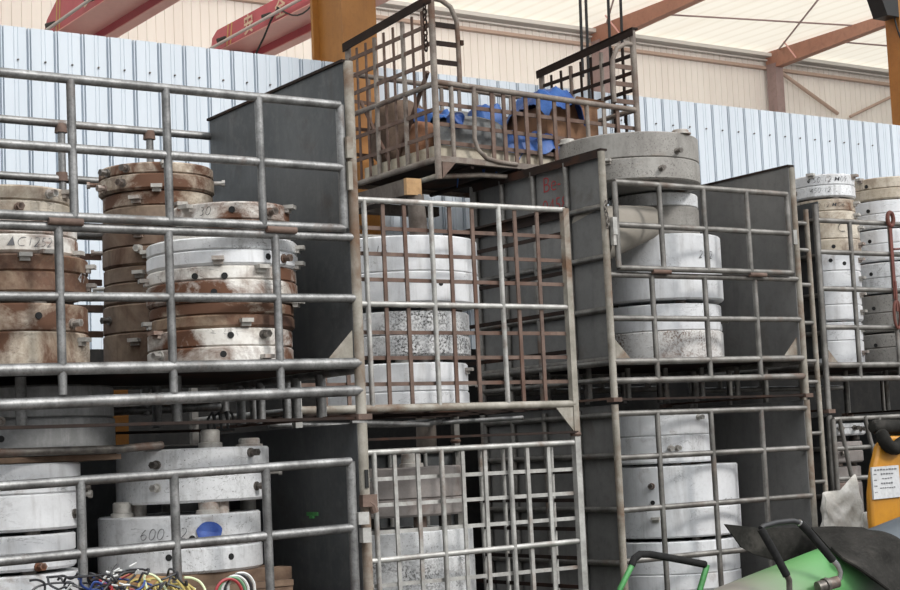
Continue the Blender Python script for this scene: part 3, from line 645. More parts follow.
g1 = 'moulds of the leftmost stack in the upper left rack'; g2 = 'moulds of the rear stack in the upper left rack'; g3 = 'moulds of the front stack in the upper left rack'
f0 = 1.512
mould('rusty tan mould topmost of the leftmost stack behind the left rack gate', -1.352, .45, .264, (2.224, 2.165, 2.105), 'm_tan2', g1, 2.098, phi=[(40, .75), (12, .25)], lugs=[(62, .9)])
mould('white banded mould with faint writing, second from top of the leftmost stack', -1.342, .45, .275, (2.098, 2.032, 1.959), 'm_worn', g1, 1.952, txt=[('AC1252', 18, .16, .055, 'ink_faint')], lugs=[(30, .02), (70, .1)])
mould('dark brown mould with pale blotches in the leftmost stack', -1.331, .45, .302, (1.952, 1.886, 1.802), 'm_brown', g1, 1.762, lugs=[(10, .95), (78, .8), (78, .3)], txt=[('47', 63, .30, .07, 'label')])
mould('tan and cream bottom mould of the leftmost stack in the left rack', -1.333, .45, .304, (1.762, 1.653, f0), 'm_tan', g1, None, lugs=[(60, .45)], phi=[(50, .7)], holes=[(20, .8)])
mould('rusty mould with many side bolts, topmost of the rear stack in the left rack', -.445, 1.0, .262, (2.467, 2.417, 2.345), 'm_tan', g2, 2.342, phi=[(-55, .75), (-30, .8), (-34, .28), (-60, .2)], lugs=[(10, .95), (0, .08)], studs=(-88, 88))
mould('brown mould second from top of the rear stack in the left rack', -.439, 1.0, .252, (2.342, 2.275, 2.180), 'm_dark', g2, 2.18, mat2='m_tan', lugs=[(-22, .80), (22, .6)], studs=(-86, 85))
mould('dark brown mould in the middle of the rear stack in the left rack', -.440, 1.0, .256, (2.178, 2.095, 2.010), 'm_dark', g2, 2.008, lugs=[(-20, .86), (-12, .30)], phi=[(-20, .42)], studs=(-88,))
mould('shaded brown mould second from bottom of the rear stack in the left rack', -.441, 1.0, .253, (2.008, 1.936, 1.842), 'm_dark', g2, 1.84, lugs=[(-20, .8)], studs=(-80,))
mould('shaded brown bottom mould of the rear stack in the left rack', -.446, 1.0, .255, (1.84, 1.712, f0), 'm_dark', g2, None, lugs=[(-25, .5)], phi=[(-60, .8)])
mould('thin cream mould with rust stain topmost of the front stack in the left rack', -.401, .355, .256, (2.193, 2.118, 2.046), 'm_worn', g3, 2.037, phi=[(40, .72)], holes=[(2, .76)], lugs=[(-42, .92), (70, .95), (68, .3)], txt=[('30', -24, .62, .055, 'ink')])
mould('white mould with a long side handle, second from top of the front stack', -.443, .355, .318, (2.037, 1.984, 1.920), 'm_white', g3, 1.918, phi=[(52, .28)], holes=[(36, .3)], lugs=[(-3, .22), (80, .8), (76, .2)], mat2='m_aged')
mould('white mould with rust-ringed bolt holes in the middle of the front stack', -.448, .355, .317, (1.918, 1.861, 1.774), 'm_worn', g3, 1.770, holes=[(-20, .72), (2, .70), (-6, .25)], lugs=[(30, .95), (-78, .8), (74, .05)])
mould('rust yellow mould fourth from top of the front stack in the left rack', -.453, .355, .304, (1.770, 1.720, 1.666), 'm_brown', g3, 1.664, mat2='m_tan', lugs=[(18, .25), (-76, .4)])
mould('cream and rust bottom mould of the front stack in the left rack', -.464, .355, .305, (1.664, 1.590, f0), 'm_worn', g3, None, holes=[(8, .80), (2, .30)], phi=[(35, .82), (-52, .35)], lugs=[(-56, .98), (36, .22)], mat2='m_worn')

g4 = 'grey moulds in the lower left rack'
mould('pale grey mould below a brown plank at the left edge of the bottom row', -1.339, .55, .300, (1.151, 1.033, .892), 'm_white', g4, .877, phi=[(62, .22), (80, .6)], studs=(75,), mat2='m_white')
mould('white mould second in the short stack at the bottom left edge', -1.353, .55, .289, (.877, .805, .741), 'm_white', g4, .726, phi=[(28, .12)])
mould('white mould lowest in view at the bottom left corner', -1.344, .55, .300, (.726, .62, .45), 'm_white', g4, None, holes=[(-5, .75)])
mould('large dripping grey mould lying under the left rack base beside the ochre post', -1.215, .62, .353, (1.455, 1.327, 1.182), 'm_drip', g4, None, holes=[(-16, .25)], phi=[(-16, .5)])
mould('grey mould with steel bosses on top, upper of the pair at bottom left centre', -.514, .55, .326, (1.187, 1.074, .965), 'm_aged', g4, .917, phi=[(-27, .72), (-27, .30), (52, .25), (47, .88)], studs=(86,), topfeet=[(18, .72, .040, .075), (65, .8, .045, .035)], feet=1)
mould('grey mould with a blue painted patch, lower of the pair at bottom left centre', -.583, .55, .344, (.917, .785, .682), 'm_aged', g4, None, holes=[(36, .25), (-8, .30), (8, .6)], txt=[('600-12', -12, .60, .07, 'ink_faint')], topfeet=[(-58, .8, .038, .062), (26, .78, .042, .062)])
a = math.atan2(CAM.y - .55, CAM.x + .583)
bp = MB(); cx, cy = -.583, .55
def patch(u, v):
    an = 2 * PI * v; r = .001 + u; x = r * .055 * math.cos(an) * (1 + .03 * math.sin(7 * an)); z = r * .040 * math.sin(an) * (1 + .03 * math.cos(3 * an))
    aa = a + R_(20) + x / .344; return (math.cos(aa) * .3462, math.sin(aa) * .3462, .166 + z)
vs = [patch(1, i / 32) for i in range(32)]
bp.add(vs, [tuple(range(32))])
bo = [o for o in col.objects if o.get('label', '').startswith('grey mould with a blue')][0]
bp.build('blue_patch', M['blue_patch'], bo, smooth=False, label='blue painted oval patch')
# planks and packing of the lower left rack
tag(MB().box((-1.25, .36, 1.166), (.62, .10, .022)).box((-1.22, .62, 1.166), (.70, .10, .022)).box((-1.2, .85, 1.166), (.6, .08, .022)).build('plank', M['plank']), 'brown planks laid on the bottom left mould under the dripping grey one', 'plank')
tag(MB().tube([(-1.54, .16, 1.195), (-.95, .30, 1.195), (-.75, .34, 1.205)], .017).build('loose_pipe', M['bolt']), 'dark loose pipe lying over the planks at the left edge', 'pipe')
tag(MB().box((-.60, .50, .655), (.74, .12, .05)).box((-.60, .28, .655), (.74, .10, .05)).box((-.60, .8, .655), (.74, .12, .05)).build('pallet_board', M['plank']), 'old brown boards under the mould with the blue patch', 'board')
for nm, x, y, zt_, w, d, lb in (('timber_crate', -.60, .55, .63, .70, .74, 'timber crate carrying the pair of grey moulds at bottom left'), ('timber_crate', -1.344, .55, .45, .36, .6, 'timber crate under the stack in the bottom left corner'),
                             ('timber_crate', -1.05, -.42, .60, 1.1, .36, 'timber crate under the tangled wires in front of the left rack')):
    t = thing(nm, lb, 'crate', (x, y, FZ if y < 0 else .036))
    z0 = t.location.z; h = zt_ - z0
    for k in range(4): MB().box((0, -d / 2 + .02, h * (k + .5) / 4), (w, .025, h / 4 - .012)).build('side_board', M['plank'], t)
    for k in range(4): MB().box((0, d / 2 - .02, h * (k + .5) / 4), (w, .025, h / 4 - .012)).build('side_board', M['plank'], t)
    for sx in (-1, 1):
        MB().box((sx * (w / 2 - .03), 0, h / 2), (.04, d - .07, h)).build('end_board', M['plank'], t)
    MB().box((0, 0, h - .012), (w, d, .024)).build('lid', M['plank'], t)
tag(MB().prism([(-.44, 1.62, FZ), (-.355, 1.62, FZ), (-.345, 1.62, 1.60), (-.43, 1.62, 1.60)], (0, .05, 0)).build('post', M['ochre']), 'ochre yellow flat post standing behind the dripping grey mould', 'post')
tag(MB().box((-.02, .40, .885), (.016, .10, .016)).box((-.02, .40, .872), (.03, .03, .012)).build('peg', M['green_tube']), 'small green peg on the dark panel beside the blue-patched mould', 'peg')
tag(MB().box((-.86, .36, 1.196), (.16, .04, .018)).build('steel_strip', M['lug']), 'small flat steel strip on the left of the bossed grey mould', 'strip')
hk = MB()
for k in range(4): hk.tube([(-.50 + .03 * k, .42, 1.26), (-.505 + .03 * k, .41, 1.31 + .01 * k), (-.48 + .03 * k, .42, 1.335), (-.465 + .03 * k, .43, 1.30)], .006, 6)
hk.tube([(-.52, .42, 1.262), (-.38, .42, 1.262)], .007, 6)
tag(hk.build('wire_hooks', M['cable']), 'dark bent wire hooks on the boss of the grey mould', 'hook')

g5 = 'white moulds in the middle cages'
mould('white stepped mould with black writing, topmost inside the rusty barred cage', 1.142, 1.45, .421, (2.239, 2.055, 1.892), 'm_white', g5, 1.854, taper=.0, mat2='m_white', txt=[('650-16', -22, .72, .075, 'ink'), ('9', -30, .85, .06, 'ink')], holes=[(30, .28)])
mould('white mould with black speckled belly, middle of the stack in the rusty barred cage', 1.118, 1.45, .382, (1.854, 1.732, 1.625), 'm_spot', g5, 1.589)
mould('clean white bottom mould of the stack in the rusty barred cage', 1.089, 1.45, .388, (1.589, 1.443, 1.370), 'm_white', g5, None, lugs=[(75, .85)], studs=(82,), topfeet=[(10, .7, .045, .03)])
mould('dusty pinkish grey mould, upper one in the pale barred bottom cage', 1.059, 1.45, .367, (1.062, .902, .813), 'm_pink', g5, .739, topfeet=[(20, .7, .05, .07)])
mould('scuffed grey mould under the pinkish one in the pale barred cage', 1.072, 1.45, .392, (.739, .605, .30), 'm_spot', g5, .008, mat2='m_aged')
g6 = 'moulds of the stack in the right racks'
mould('big grey mould topping the right rack above its gate', 2.970, 1.66, .425, (2.952, 2.800, 2.668), 'm_grey', g6, 2.66, phi=[(42, .60), (26, .22)], lugs=[(-17, .44)], topfeet=[(-72, .9, .045, .035), (140, .8, .045, .05), (55, .9, .05, .028)], studs=(-80,))
mould('narrow mottled grey mould under the big grey one in the right rack', 3.270, 1.80, .279, (2.655, 2.571, 2.392), 'm_grey', g6, 2.383, mat2='m_aged', phi=[(8, .52)])
mould('broad white mould level with the gate bottom in the right rack', 3.270, 1.80, .400, (2.383, 2.165, 1.984), 'm_white', g6, 1.962, txt=[('2-12', 48, .62, .07, 'ink')], phi=[])
mould('white mould with rust speckled lower half on the right rack floor', 3.262, 1.80, .389, (1.96, 1.798, 1.624), 'm_rspot', g6, None, mat2='m_white', phi=[(-60, .25), (80, .7)])
mould('white mould with a black bolt, topmost in the lower right rack', 3.173, 1.80, .347, (1.323, 1.174, 1.010), 'm_white', g6, .995, phi=[(15, .28), (22, .28), (50, .85)])
mould('broadest white mould with a dark drain hole in the lower right rack', 3.270, 1.80, .425, (.993, .746, .571), 'm_white', g6, .549, phi=[(-14, .73)], holes=[(-14, .5)], lugs=[(-12, .28)], txt=[('812', 54, .42, .06, 'ink')])
mould('white mould second from the bottom in the lower right rack', 3.250, 1.80, .420, (.549, .357, .259), 'm_white', g6, .25)
mould('white mould at the bottom of the lower right rack behind the green handle', 3.250, 1.80, .420, (.25, .14, .028), 'm_worn', g6, None, mat2='m_aged')
g7 = 'moulds of the narrow stack at the right edge'; g8 = 'moulds of the rightmost stack'
mats7 = [('m_aged', 'm_aged'), ('m_tan2', 'm_tan2'), ('m_tan2', 'm_tan2'), ('m_white', 'm_white'), ('m_white', 'm_white'), ('m_white', 'm_white')]
lb7 = ['pale mould with handwritten sizes, topmost of the narrow stack at the right edge', 'tan mould with faint writing just below the top of the narrow right edge stack',
       'rust spotted cream mould behind the top rail of the right edge rack', 'white mould below the rust spotted one in the narrow right edge stack',
       'white mould second from the bottom of the narrow right edge stack', 'white bottom mould with two black holes in the narrow right edge stack']
K = [(4.806, .211, (2.872, 2.798, 2.717)), (4.806, .205, (2.705, 2.624, 2.556)), (4.812, .219, (2.546, 2.434, 2.340)), (4.803, .213, (2.335, 2.22, 2.106)), (4.79, .216, (2.098, 1.993, 1.886)), (4.785, .212, (1.878, 1.754, 1.592))]
tx = [[('4.50-12 M09', 8, .64, .055, 'ink'), ('450-12', -6, .2, .05, 'ink')], [('4.50-12 MO6', 5, .62, .045, 'ink')], [('C', 25, .66, .10, 'ink')], [], [], []]
hl = [[], [], [(10, .2)], [(30, .7), (5, .8)], [], [(-28, .84), (-28, .52)]]
for i, (x, R, zs) in enumerate(K):
    below = K[i + 1][2][0] if i < 5 else None
    mould(lb7[i], x, 1.8, R, zs, mats7[i][0], g7, below, mats7[i][1], lugs=[(70, .95), (-20, 1.0)] if i == 0 else [(76, .85), (72, .3)], txt=tx[i], holes=hl[i], phi=[(-60, .3)] if i in (0, 3) else [])
mats8 = ['m_tan2', 'm_white', 'm_white', 'm_aged', 'm_dark', 'm_dark']
lb8 = ['tan brown mould topmost of the rightmost stack', 'white mould second from the top of the rightmost stack', 'white mould behind the red strap in the rightmost stack',
       'grey mould beside the lower end of the red strap in the rightmost stack', 'dull brown mould second from the bottom of the rightmost stack', 'dull brown bottom mould of the rightmost stack']
K = [(5.44, .264, (2.884, 2.808, 2.731)), (5.44, .263, (2.725, 2.634, 2.537)), (5.43, .256, (2.524, 2.427, 2.310)), (5.42, .255, (2.295, 2.192, 2.089)), (5.42, .252, (2.075, 1.952, 1.822)), (5.41, .248, (1.809, 1.713, 1.592))]
for i, (x, R, zs) in enumerate(K):
    below = K[i + 1][2][0] if i < 5 else None
    mould(lb8[i], x, 1.8, R, zs, 'm_grey' if mats8[i] == 'm_dark' else mats8[i], g8, below, 'm_tan2' if i == 0 else None, lugs=[(-40, 1.0), (-64, .3)] if i == 0 else [(-70, .75)], holes=[(-30, .65)], phi=[(-58, .5)] if i < 4 else [])
g9 = 'dark moulds in the lower rack at the right edge'
mould('pale flat mould in shade on top of the lower right edge stack', 4.85, 1.95, .25, (1.21, 1.18, 1.13), 'm_aged', g9, 1.10, phi=[(20, .6), (45, .6), (60, .5)])
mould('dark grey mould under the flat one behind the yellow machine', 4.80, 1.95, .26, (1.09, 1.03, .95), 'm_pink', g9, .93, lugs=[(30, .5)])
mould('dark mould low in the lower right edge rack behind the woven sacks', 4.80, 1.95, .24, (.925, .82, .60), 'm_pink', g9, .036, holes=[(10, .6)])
# beige tapered shape in the right rack, built as a solid tube
rl = MB()
rl.tube([(2.475, 1.452, 2.345), (2.61, 1.458, 2.375), (2.75, 1.466, 2.406), (2.87, 1.474, 2.432)], .172, 32, .112)
rl.tube([(2.87, 1.474, 2.432), (2.93, 1.478, 2.445), (2.965, 1.480, 2.453), (2.978, 1.481, 2.456)], .112, 32, .082)
tag(rl.build('beige_taper', M['beige_plain']), 'beige tapered shape behind the gate latch in the upper right rack', 'roll')

# ------------------------------------------------------------------ tall cage on top
UC = thing('mesh_cage', 'tall rusty cage on top of the racks filled with blue tarps', 'cage', (.027, .04, .009), 'steel mesh cages')
X0, X1, Y0, Y1 = 1.85, 3.43, 2.08, 3.07
zt0, zt1 = 3.335, 3.292
for x, y, zb, zt in ((X0, Y0, 2.745, 3.86), (X1, Y0, 2.72, 3.83), (X0, Y1, 2.745, 3.80), (X1, Y1, 2.72, 3.77)):
    T('corner_post', [(x, y, zb), (x, y, zt)], .021, M['ucpipe'], UC)
fm = T('front_mesh', [(X0, Y0, zt0), (X1, Y0, zt1)], .018, M['ucpipe'], UC)
MB().box(((X0 + X1) / 2, Y0, 2.855), (X1 - X0, .035, .035), Matrix.Rotation(R_(.9), 3, 'Y')).build('bottom_rail', M['ucpipe'], UC)
MB().box(((X0 + X1) / 2, Y1, 2.855), (X1 - X0, .035, .035), Matrix.Rotation(R_(.9), 3, 'Y')).build('bottom_rail', M['ucpipe'], UC)
for x, z in ((X0, 2.868), (X1, 2.845)): T('bottom_rail', [(x, Y0, z), (x, Y1, z)], .019, M['ucpipe'], UC)
for x, z in ((X0, 2.765), (X1, 2.74)): T('foot_rail', [(x, Y0, z), (x, Y1, z)], .016, M['post'], UC)
for z in (3.21, 3.085, 2.975):
    MB().box(((X0 + X1) / 2, Y0 + .02, z - .018), (X1 - X0, .010, .024), Matrix.Rotation(R_(1.4), 3, 'Y')).build('flat_rail', M['rust'], fm)
for i, x in enumerate((1.971, 2.27, 2.36, 2.44, 2.53, 2.628, 2.754, 2.86, 3.016, 3.156, 3.27)):
    k = i in (0, 5, 8)
    zt = zt0 + (zt1 - zt0) * (x - X0) / (X1 - X0); le = random.uniform(-.012, .012)
    (MB().tube([(x, Y0 + .006, zt), (x + le, Y0 + .006, 2.86)], .015) if k else MB().box((x, Y0 + .006, (zt + 2.86) / 2), (.026, .010, zt - 2.86), Matrix.Rotation(le, 3, 'Y'))).build('upright_bar', M['ucpipe' if k or i in (8, 9) else 'rust'], fm)
T('bent_bar', [(2.12, Y0 - .02, zt0 - .01), (2.115, Y0 - .02, 3.1), (2.11, Y0 - .02, 3.0), (2.13, Y0 - .02, 2.94), (2.19, Y0 - .02, 2.89), (2.28, Y0 - .02, 2.872), (2.42, Y0 - .02, 2.865)], .014, M['ucpipe'], fm)
# side wings of bent pipe beside the front posts
for s, x, zt in ((1, X0, 3.86), (-1, X1, 3.74)):
    w = T('side_wing', [(x, Y0, zt - .01), (x + s * .07, Y0, zt - .015), (x + s * .14, Y0, zt - .05), (x + s * .18, Y0, zt - .13), (x + s * .185, Y0, zt - .25), (x + s * .185, Y0, 3.33)], .016, M['ucpipe'], UC)
    for k in range(3): MB().box((x + s * .09, Y0, zt - .17 - .115 * k), (.18, .010, .03)).build('rung', M['angle' if s > 0 else 'rust'], w)
MB().box((X0 + .20, Y0 - .015, 3.59), (.02, .02, .03)).build('catch', M['angle'], UC)
for x, zz, yy in ((X0, 3.86, 0), (X1, 3.83, 0)):
    p = MB().box((x, (Y0 + Y1) / 2, zz - .03), (.05, Y1 - Y0 + .06, .012), Matrix.Rotation(R_(-3.4), 3, 'X')).box((x - .022, (Y0 + Y1) / 2, zz - .055), (.006, Y1 - Y0 + .06, .05), Matrix.Rotation(R_(-3.4), 3, 'X')).build('end_panel', M['angle'], UC)
    dz = zz - 3.86
    for z in (3.69, 3.575, 3.46, 3.17, 3.02): MB().box((x, (Y0 + Y1) / 2, z + dz), (.010, Y1 - Y0, .024)).build('flat_rail', M['rust' if x == X0 else 'angle'], p)
    T('pipe_rail', [(x, Y0, 3.325 + dz), (x, Y1, 3.325 + dz)], .017, M['ucpipe'], p)
    for k in range(1, 9):
        y = Y0 + (Y1 - Y0) * k / 9; pk = k in (3, 6)
        zt = zz - .06 - .058 * k / 9
        (MB().tube([(x, y, zt), (x, y, 2.86)], .015) if pk else MB().box((x, y, (zt + 2.86) / 2), (.008, .020, zt - 2.86))).build('upright_bar', M['ucpipe' if pk else ('rust' if x == X0 else 'angle')], p)
rm = T('rear_mesh', [(X0, Y1, 3.60), (X1, Y1, 3.56)], .017, M['ucpipe'], UC)
for z in (3.40, 3.22, 3.05): MB().box(((X0 + X1) / 2, Y1 - .01, z), (X1 - X0, .010, .022), Matrix.Rotation(R_(1.4), 3, 'Y')).build('flat_rail', M['rust'], rm)
for k in range(1, 11):
    x = X0 + (X1 - X0) * k / 11
    MB().box((x, Y1 - .006, 3.22), (.024, .010, .72)).build('upright_bar', M['ucpipe'], rm)
T('diagonal_brace', [(X0 + .02, Y0 + .1, 3.42), (X0 + .06, Y0 + .55, 2.95)], .014, M['rust'], UC)
T('diagonal_brace', [(X0 + .02, Y1 - .1, 3.40), (X0 + .02, Y1 - .42, 2.95)], .012, M['rust'], UC)
MB().prism([(X0 + .02, Y0 - .016, 2.875), (X0 + .14, Y0 - .016, 2.872), (X0 + .02, Y0 - .016, 2.75)], (0, .006, 0)).build('gusset_plate', M['rust'], UC)
for k in range(4): T('floor_joist', [(X0 + .25 + .35 * k, Y0, 2.835), (X0 + .25 + .35 * k, Y1, 2.835)], .014, M['angle'], UC)
T('skid', [(X0 + .02, Y0 + .10, 2.775), (X0 + .35, Y0 + .06, 2.80), (X0 + .55, Y0 + .05, 2.80)], .016, M['ucpipe'], UC)
MB().box(((X0 + X1) / 2, (Y0 + Y1) / 2, 2.866), (X1 - X0 - .04, Y1 - Y0 - .05, .012), Matrix.Rotation(R_(.9), 3, 'Y')).build('floor_sheet', M['angle'], UC)
ch = MB()
for k in range(9):
    cz = 3.80 - .032 * k
    ch.tube([(X0 - .03 + (.012 * math.cos(a) if k % 2 else 0), Y0 + .03 + (0 if k % 2 else .012 * math.cos(a)), cz + .021 * math.sin(a)) for a in [i * PI / 5 for i in range(10)]], .005, 6, None, True)
ch.build('chain', M['angle'], UC)

tm = thing('timber_beam', 'squared timber under the tall cage showing its orange sawn end', 'timber', (1.655, 2.06, 2.64))
MB().box((.0, .50, .045), (.10, .96, .095)).build('beam', M['timber'], tm)
MB().box((.0, .008, .045), (.104, .03, .098)).build('sawn_end', M['wood'], tm, label='orange sawn end')
tag(MB().box((1.99, 2.98, 2.705), (.86, .09, .06)).build('cross_timber', M['timber']), 'dark cross timber under the rear of the tall cage', 'timber')
tag(MB().tube([(1.70, 2.12, FZ), (1.705, 2.115, 1.2), (1.715, 2.11, 2.2), (1.70, 2.10, 2.5), (1.69, 2.10, 2.642)], .062, 12, .05).build('timber_prop', M['timber']), 'dark rough timber prop behind the middle cage under the sawn beam', 'timber')

def lump(c, d, seed, amp=.12, n=34, m=22, e=.7, rot=0):
    rnd = random.Random(seed); ph = [(rnd.uniform(0, 6), rnd.uniform(2, 6), rnd.uniform(2, 6), rnd.uniform(.3, 1)) for _ in range(6)]
    mb = MB(); vs = []
    sg = lambda v: math.copysign(abs(v) ** e, v)
    for i in range(m + 1):
        t = -PI / 2 + PI * i / m
        for j in range(n):
            a = 2 * PI * j / n
            k = 1 + amp * sum(w * math.sin(p + q * a + r * t) for p, q, r, w in [(p, round(q), r, w) for p, q, r, w in ph]) / 3 * math.cos(t)
            x, y, z = sg(math.cos(t)) * sg(math.cos(a)) * k, sg(math.cos(t)) * sg(math.sin(a)) * k, sg(math.sin(t))
            z = max(z * k, -.98)
            vs.append(Vector((x * d[0] / 2 * math.cos(rot) - y * d[1] / 2 * math.sin(rot) + c[0], x * d[0] / 2 * math.sin(rot) + y * d[1] / 2 * math.cos(rot) + c[1], z * d[2] / 2 + c[2])))
    fs = [(i * n + j, i * n + (j + 1) % n, (i + 1) * n + (j + 1) % n, (i + 1) * n + j) for i in range(m) for j in range(n)]
    cc = Vector(c)
    out = []
    for v in vs:
        d_ = v - cc; f_ = mnoise.ridged_multi_fractal(v * 9 + Vector((seed, 0, 0)), 1.0, 2.0, 4, .9, 2.0) - 1.1
        q = cc + d_ * (1 + .07 * f_); q.z = max(q.z, c[2] - d[2] / 2); out.append(q)
    return mb.add(out, fs)
def sub(o):
    s = o.modifiers.new('s', 'SUBSURF'); s.levels = 1; s.render_levels = 1; return o
fz = 2.892
tag(MB().box((2.55, 2.58, fz + .03), (1.30, .84, .075), Matrix.Rotation(R_(.9), 3, 'Y')).build('board_slab', M['foam']), 'tan fibre boards lying on the floor of the tall cage', 'board')
bt = fz + .078
tag(sub(lump((2.10, 2.86, bt + .20), (.36, .34, .46), 3).build('sack', M['sack_brown'])), 'dark brown sack heaped in the left rear corner of the tall cage', 'sack')
tag(sub(lump((2.02, 2.50, bt + .10), (.16, .18, .24), 5).build('cloth', M['orange'])), 'orange cloth bundle behind the left post of the tall cage', 'cloth')
tag(sub(lump((2.26, 2.30, bt + .10), (.46, .22, .24), 8, .2).build('bag', M['bag_grey'])), 'crumpled grey plastic bag low at the left of the tall cage', 'bag')
tag(sub(lump((2.40, 2.62, bt + .16), (.40, .34, .34), 12, .2).build('bag', M['bag_grey'])), 'larger grey bag behind the crumpled one in the tall cage', 'bag')
def drape(c, d, seed, mat, lb, drop=.16, th=.006, rot=0):
    rnd = random.Random(seed); ph = [rnd.uniform(0, 6) for _ in range(6)]
    def f(u, v):
        x = (u - .5) * d[0]; y = (v - .5) * d[1]
        z = d[2] - drop * (max(0, abs(u - .5) * 2 - .55) / .45) ** 1.3 - drop * 1.0 * (max(0, abs(v - .5) * 2 - .5) / .5) ** 1.2
        z += .022 * (mnoise.ridged_multi_fractal(Vector((x * 8 + seed, y * 8, seed)), 1.0, 2.0, 3, .9, 2.0) - 1.1)
        z += .016 * math.sin(ph[0] + 9 * u + 3 * v) + .012 * math.sin(ph[1] + 7 * v - 5 * u) + .007 * math.sin(ph[2] + 19 * u + 11 * v)
        x *= 1 - .12 * (abs(v - .5) * 2) ** 2; y += .02 * math.sin(ph[3] + 6 * u)
        return (c[0] + x * math.cos(rot) - y * math.sin(rot), c[1] + x * math.sin(rot) + y * math.cos(rot), c[2] + z)
    return tag(MB().grid(f, 40, 28, th).build('tarp', M[mat]), lb, 'tarp', 'blue tarps in the tall cage')
drape((2.46, 2.44, bt + .16), (.26, .30, .17), 1, 'tarp', 'blue tarp bunched upright in the middle of the tall cage', .24)
drape((2.66, 2.24, bt), (.44, .20, .13), 2, 'tarp', 'blue tarp spilling over the boards at the foot of the tall cage mesh', .12)
drape((2.20, 2.66, bt + .26), (.30, .26, .07), 6, 'tarp', 'blue tarp lying over the grey bags at the left of the tall cage', .08)
tag(sub(lump((2.08, 2.21, bt + .17), (.10, .10, .10), 31, .2).build('cloth', M['tarp'])), 'small blue rag tucked behind the left post of the tall cage', 'cloth')
ct = MB(); ct.box((0, 0, .175), (.42, .46, .35)); ct.prism([(.0, -.23, .35), (.21, -.23, .35), (.25, -.26, .40), (.02, -.26, .415)], (0, .006, 0))
ct.prism([(.21, -.23, .35), (.21, .23, .35), (.27, .23, .385), (.27, -.23, .385)], (.006, 0, 0))
t = tag(ct.build('carton', M['carton'], None, (3.04, 2.50, bt)), 'brown carton with raised flaps standing in the right half of the tall cage', 'carton')
drape((2.94, 2.44, bt + .365), (.34, .50, .10), 4, 'tarp', 'blue tarp draped over the top of the brown carton', .12)
tag(sub(lump((3.24, 2.36, bt + .06), (.16, .2, .13), 21).build('cloth', M['tarp'])), 'small blue rag at the right end of the tall cage floor', 'cloth')
tag(sub(lump((3.30, 2.80, bt + .05), (.16, .24, .12), 22).build('cloth', M['sack_brown'])), 'brown rag in the right rear corner of the tall cage', 'cloth')

# ------------------------------------------------------------------ foreground, bottom right
dirv = Vector((1.403, 0, .278)).normalized()
pm = Vector((2.835, .20, .352)); Lh0, Lh1 = -1.90, 1.35
pp = MB().lathe([(.165, Lh0), (.18, Lh0 + .01), (.18, Lh1 - .01), (.165, Lh1), (.15, Lh1 - .02)], 48).build('steel_pipe', M['green'])
tag(pp, 'thick leaning grey pipe sprayed green round its middle', 'pipe')
pp.rotation_mode = 'QUATERNION'; pp.rotation_quaternion = Vector((0, 0, 1)).rotation_difference(dirv); pp.location = pm
tag(MB().box((3.95, .20, .09), (.22, .5, .58)).build('timber_block', M['plank']), 'timber block propping the right end of the green sprayed pipe', 'block')
mb = MB()
L = [(2.397, .43, .698), (2.673, .43, .663), (3.051, .43, .640), (3.19, .43, .54), (3.066, .43, .44), (2.85, .43, .47), (2.647, .43, .525), (2.535, .43, .571)]
L = [Vector(p) + Vector((0, .05 * math.sin(p[0] * 5), 0)) for p in L]
mb.prism(L, (0, .008, 0))
top = [(3.019, .40, .642), (3.10, .31, .642), (3.20, .20, .632), (3.30, .08, .555), (3.40, -.03, .44)]
low = [(2.835, .10, .545), (2.81, -.0, .500), (2.88, -.05, .44), (2.97, -.07, .375), (3.22, -.08, .22)]
def sh(u, v):
    k = min(3, int(u * 4)); f = u * 4 - k
    a = Vector(top[k]).lerp(Vector(top[k + 1]), f); b = Vector(low[k]).lerp(Vector(low[k + 1]), f)
    p = a.lerp(b, v)
    # stay on the pipe where the sheet crosses it
    ax = pm + dirv * ((p - pm).dot(dirv)); r = p - ax; m_ = .192 + .008 * math.sin(9 * u + 4 * v)
    if r.length < m_: p = ax + r.normalized() * m_
    return p
mb.grid(sh, 24, 16, .008)
mb.tube([(2.84, .09, .552), (2.812, -.005, .505), (2.885, -.055, .445), (2.975, -.075, .38), (3.22, -.085, .225)], .008, 6)
tag(mb.build('rubber_sheet', M['rubber']), 'black rubber sheet draped over the green sprayed pipe', 'sheet')
t = thing('handle', 'black grip handle with chrome elbow standing up from the green pipe', 'handle', (0, 0, 0))
HP = [(2.352, -.06, .455), (2.30, -.055, .545), (2.222, -.05, .668), (2.212, -.045, .690), (2.235, -.04, .700), (2.33, -.035, .712), (2.442, -.035, .714), (2.49, -.04, .700), (2.55, -.045, .645), (2.685, -.055, .505)]
T('grip', HP[:4], .0205, M['grip'], t); T('grip', HP[7:], .0205, M['grip'], t)
T('tube', HP[3:8], .0145, M['black'], t)
T('chrome_band', [(2.478, -.041, .706), (2.50, -.041, .690), (2.524, -.043, .667)], .0165, M['chrome'], t, label='bare chrome band')
T('elbow', [(2.685, -.055, .505), (2.715, -.055, .478), (2.737, -.052, .445), (2.735, -.045, .412), (2.705, -.03, .380), (2.69, .02, .36)], .0155, M['chrome'], t, label='chrome elbow')
T('shank', [(2.352, -.06, .455), (2.372, -.055, .43), (2.378, -.045, .36), (2.378, .02, .30)], .0155, M['bolt'], t)
MB().tube([(2.60, -.02, .375), (2.72, -.045, .395)], .030, 12).tube([(2.64, -.03, .382), (2.66, -.03, .386)], .036, 12).build('clamp', M['bolt'], t)
t = thing('push_cart', 'low push cart with a green handle standing before the lower right rack', 'cart', (0, 0, 0))
T('handle_leg', [(1.92, .6, .05), (1.775, .6, .06), (1.78, .6, .10), (1.841, .6, .404), (1.935, .6, .526)], .0155, M['green_tube'], t)
T('handle_leg', [(2.30, .6, .06), (2.381, .6, .36), (2.432, .6, .463), (2.439, .6, .48)], .0165, M['green_tube'], t)
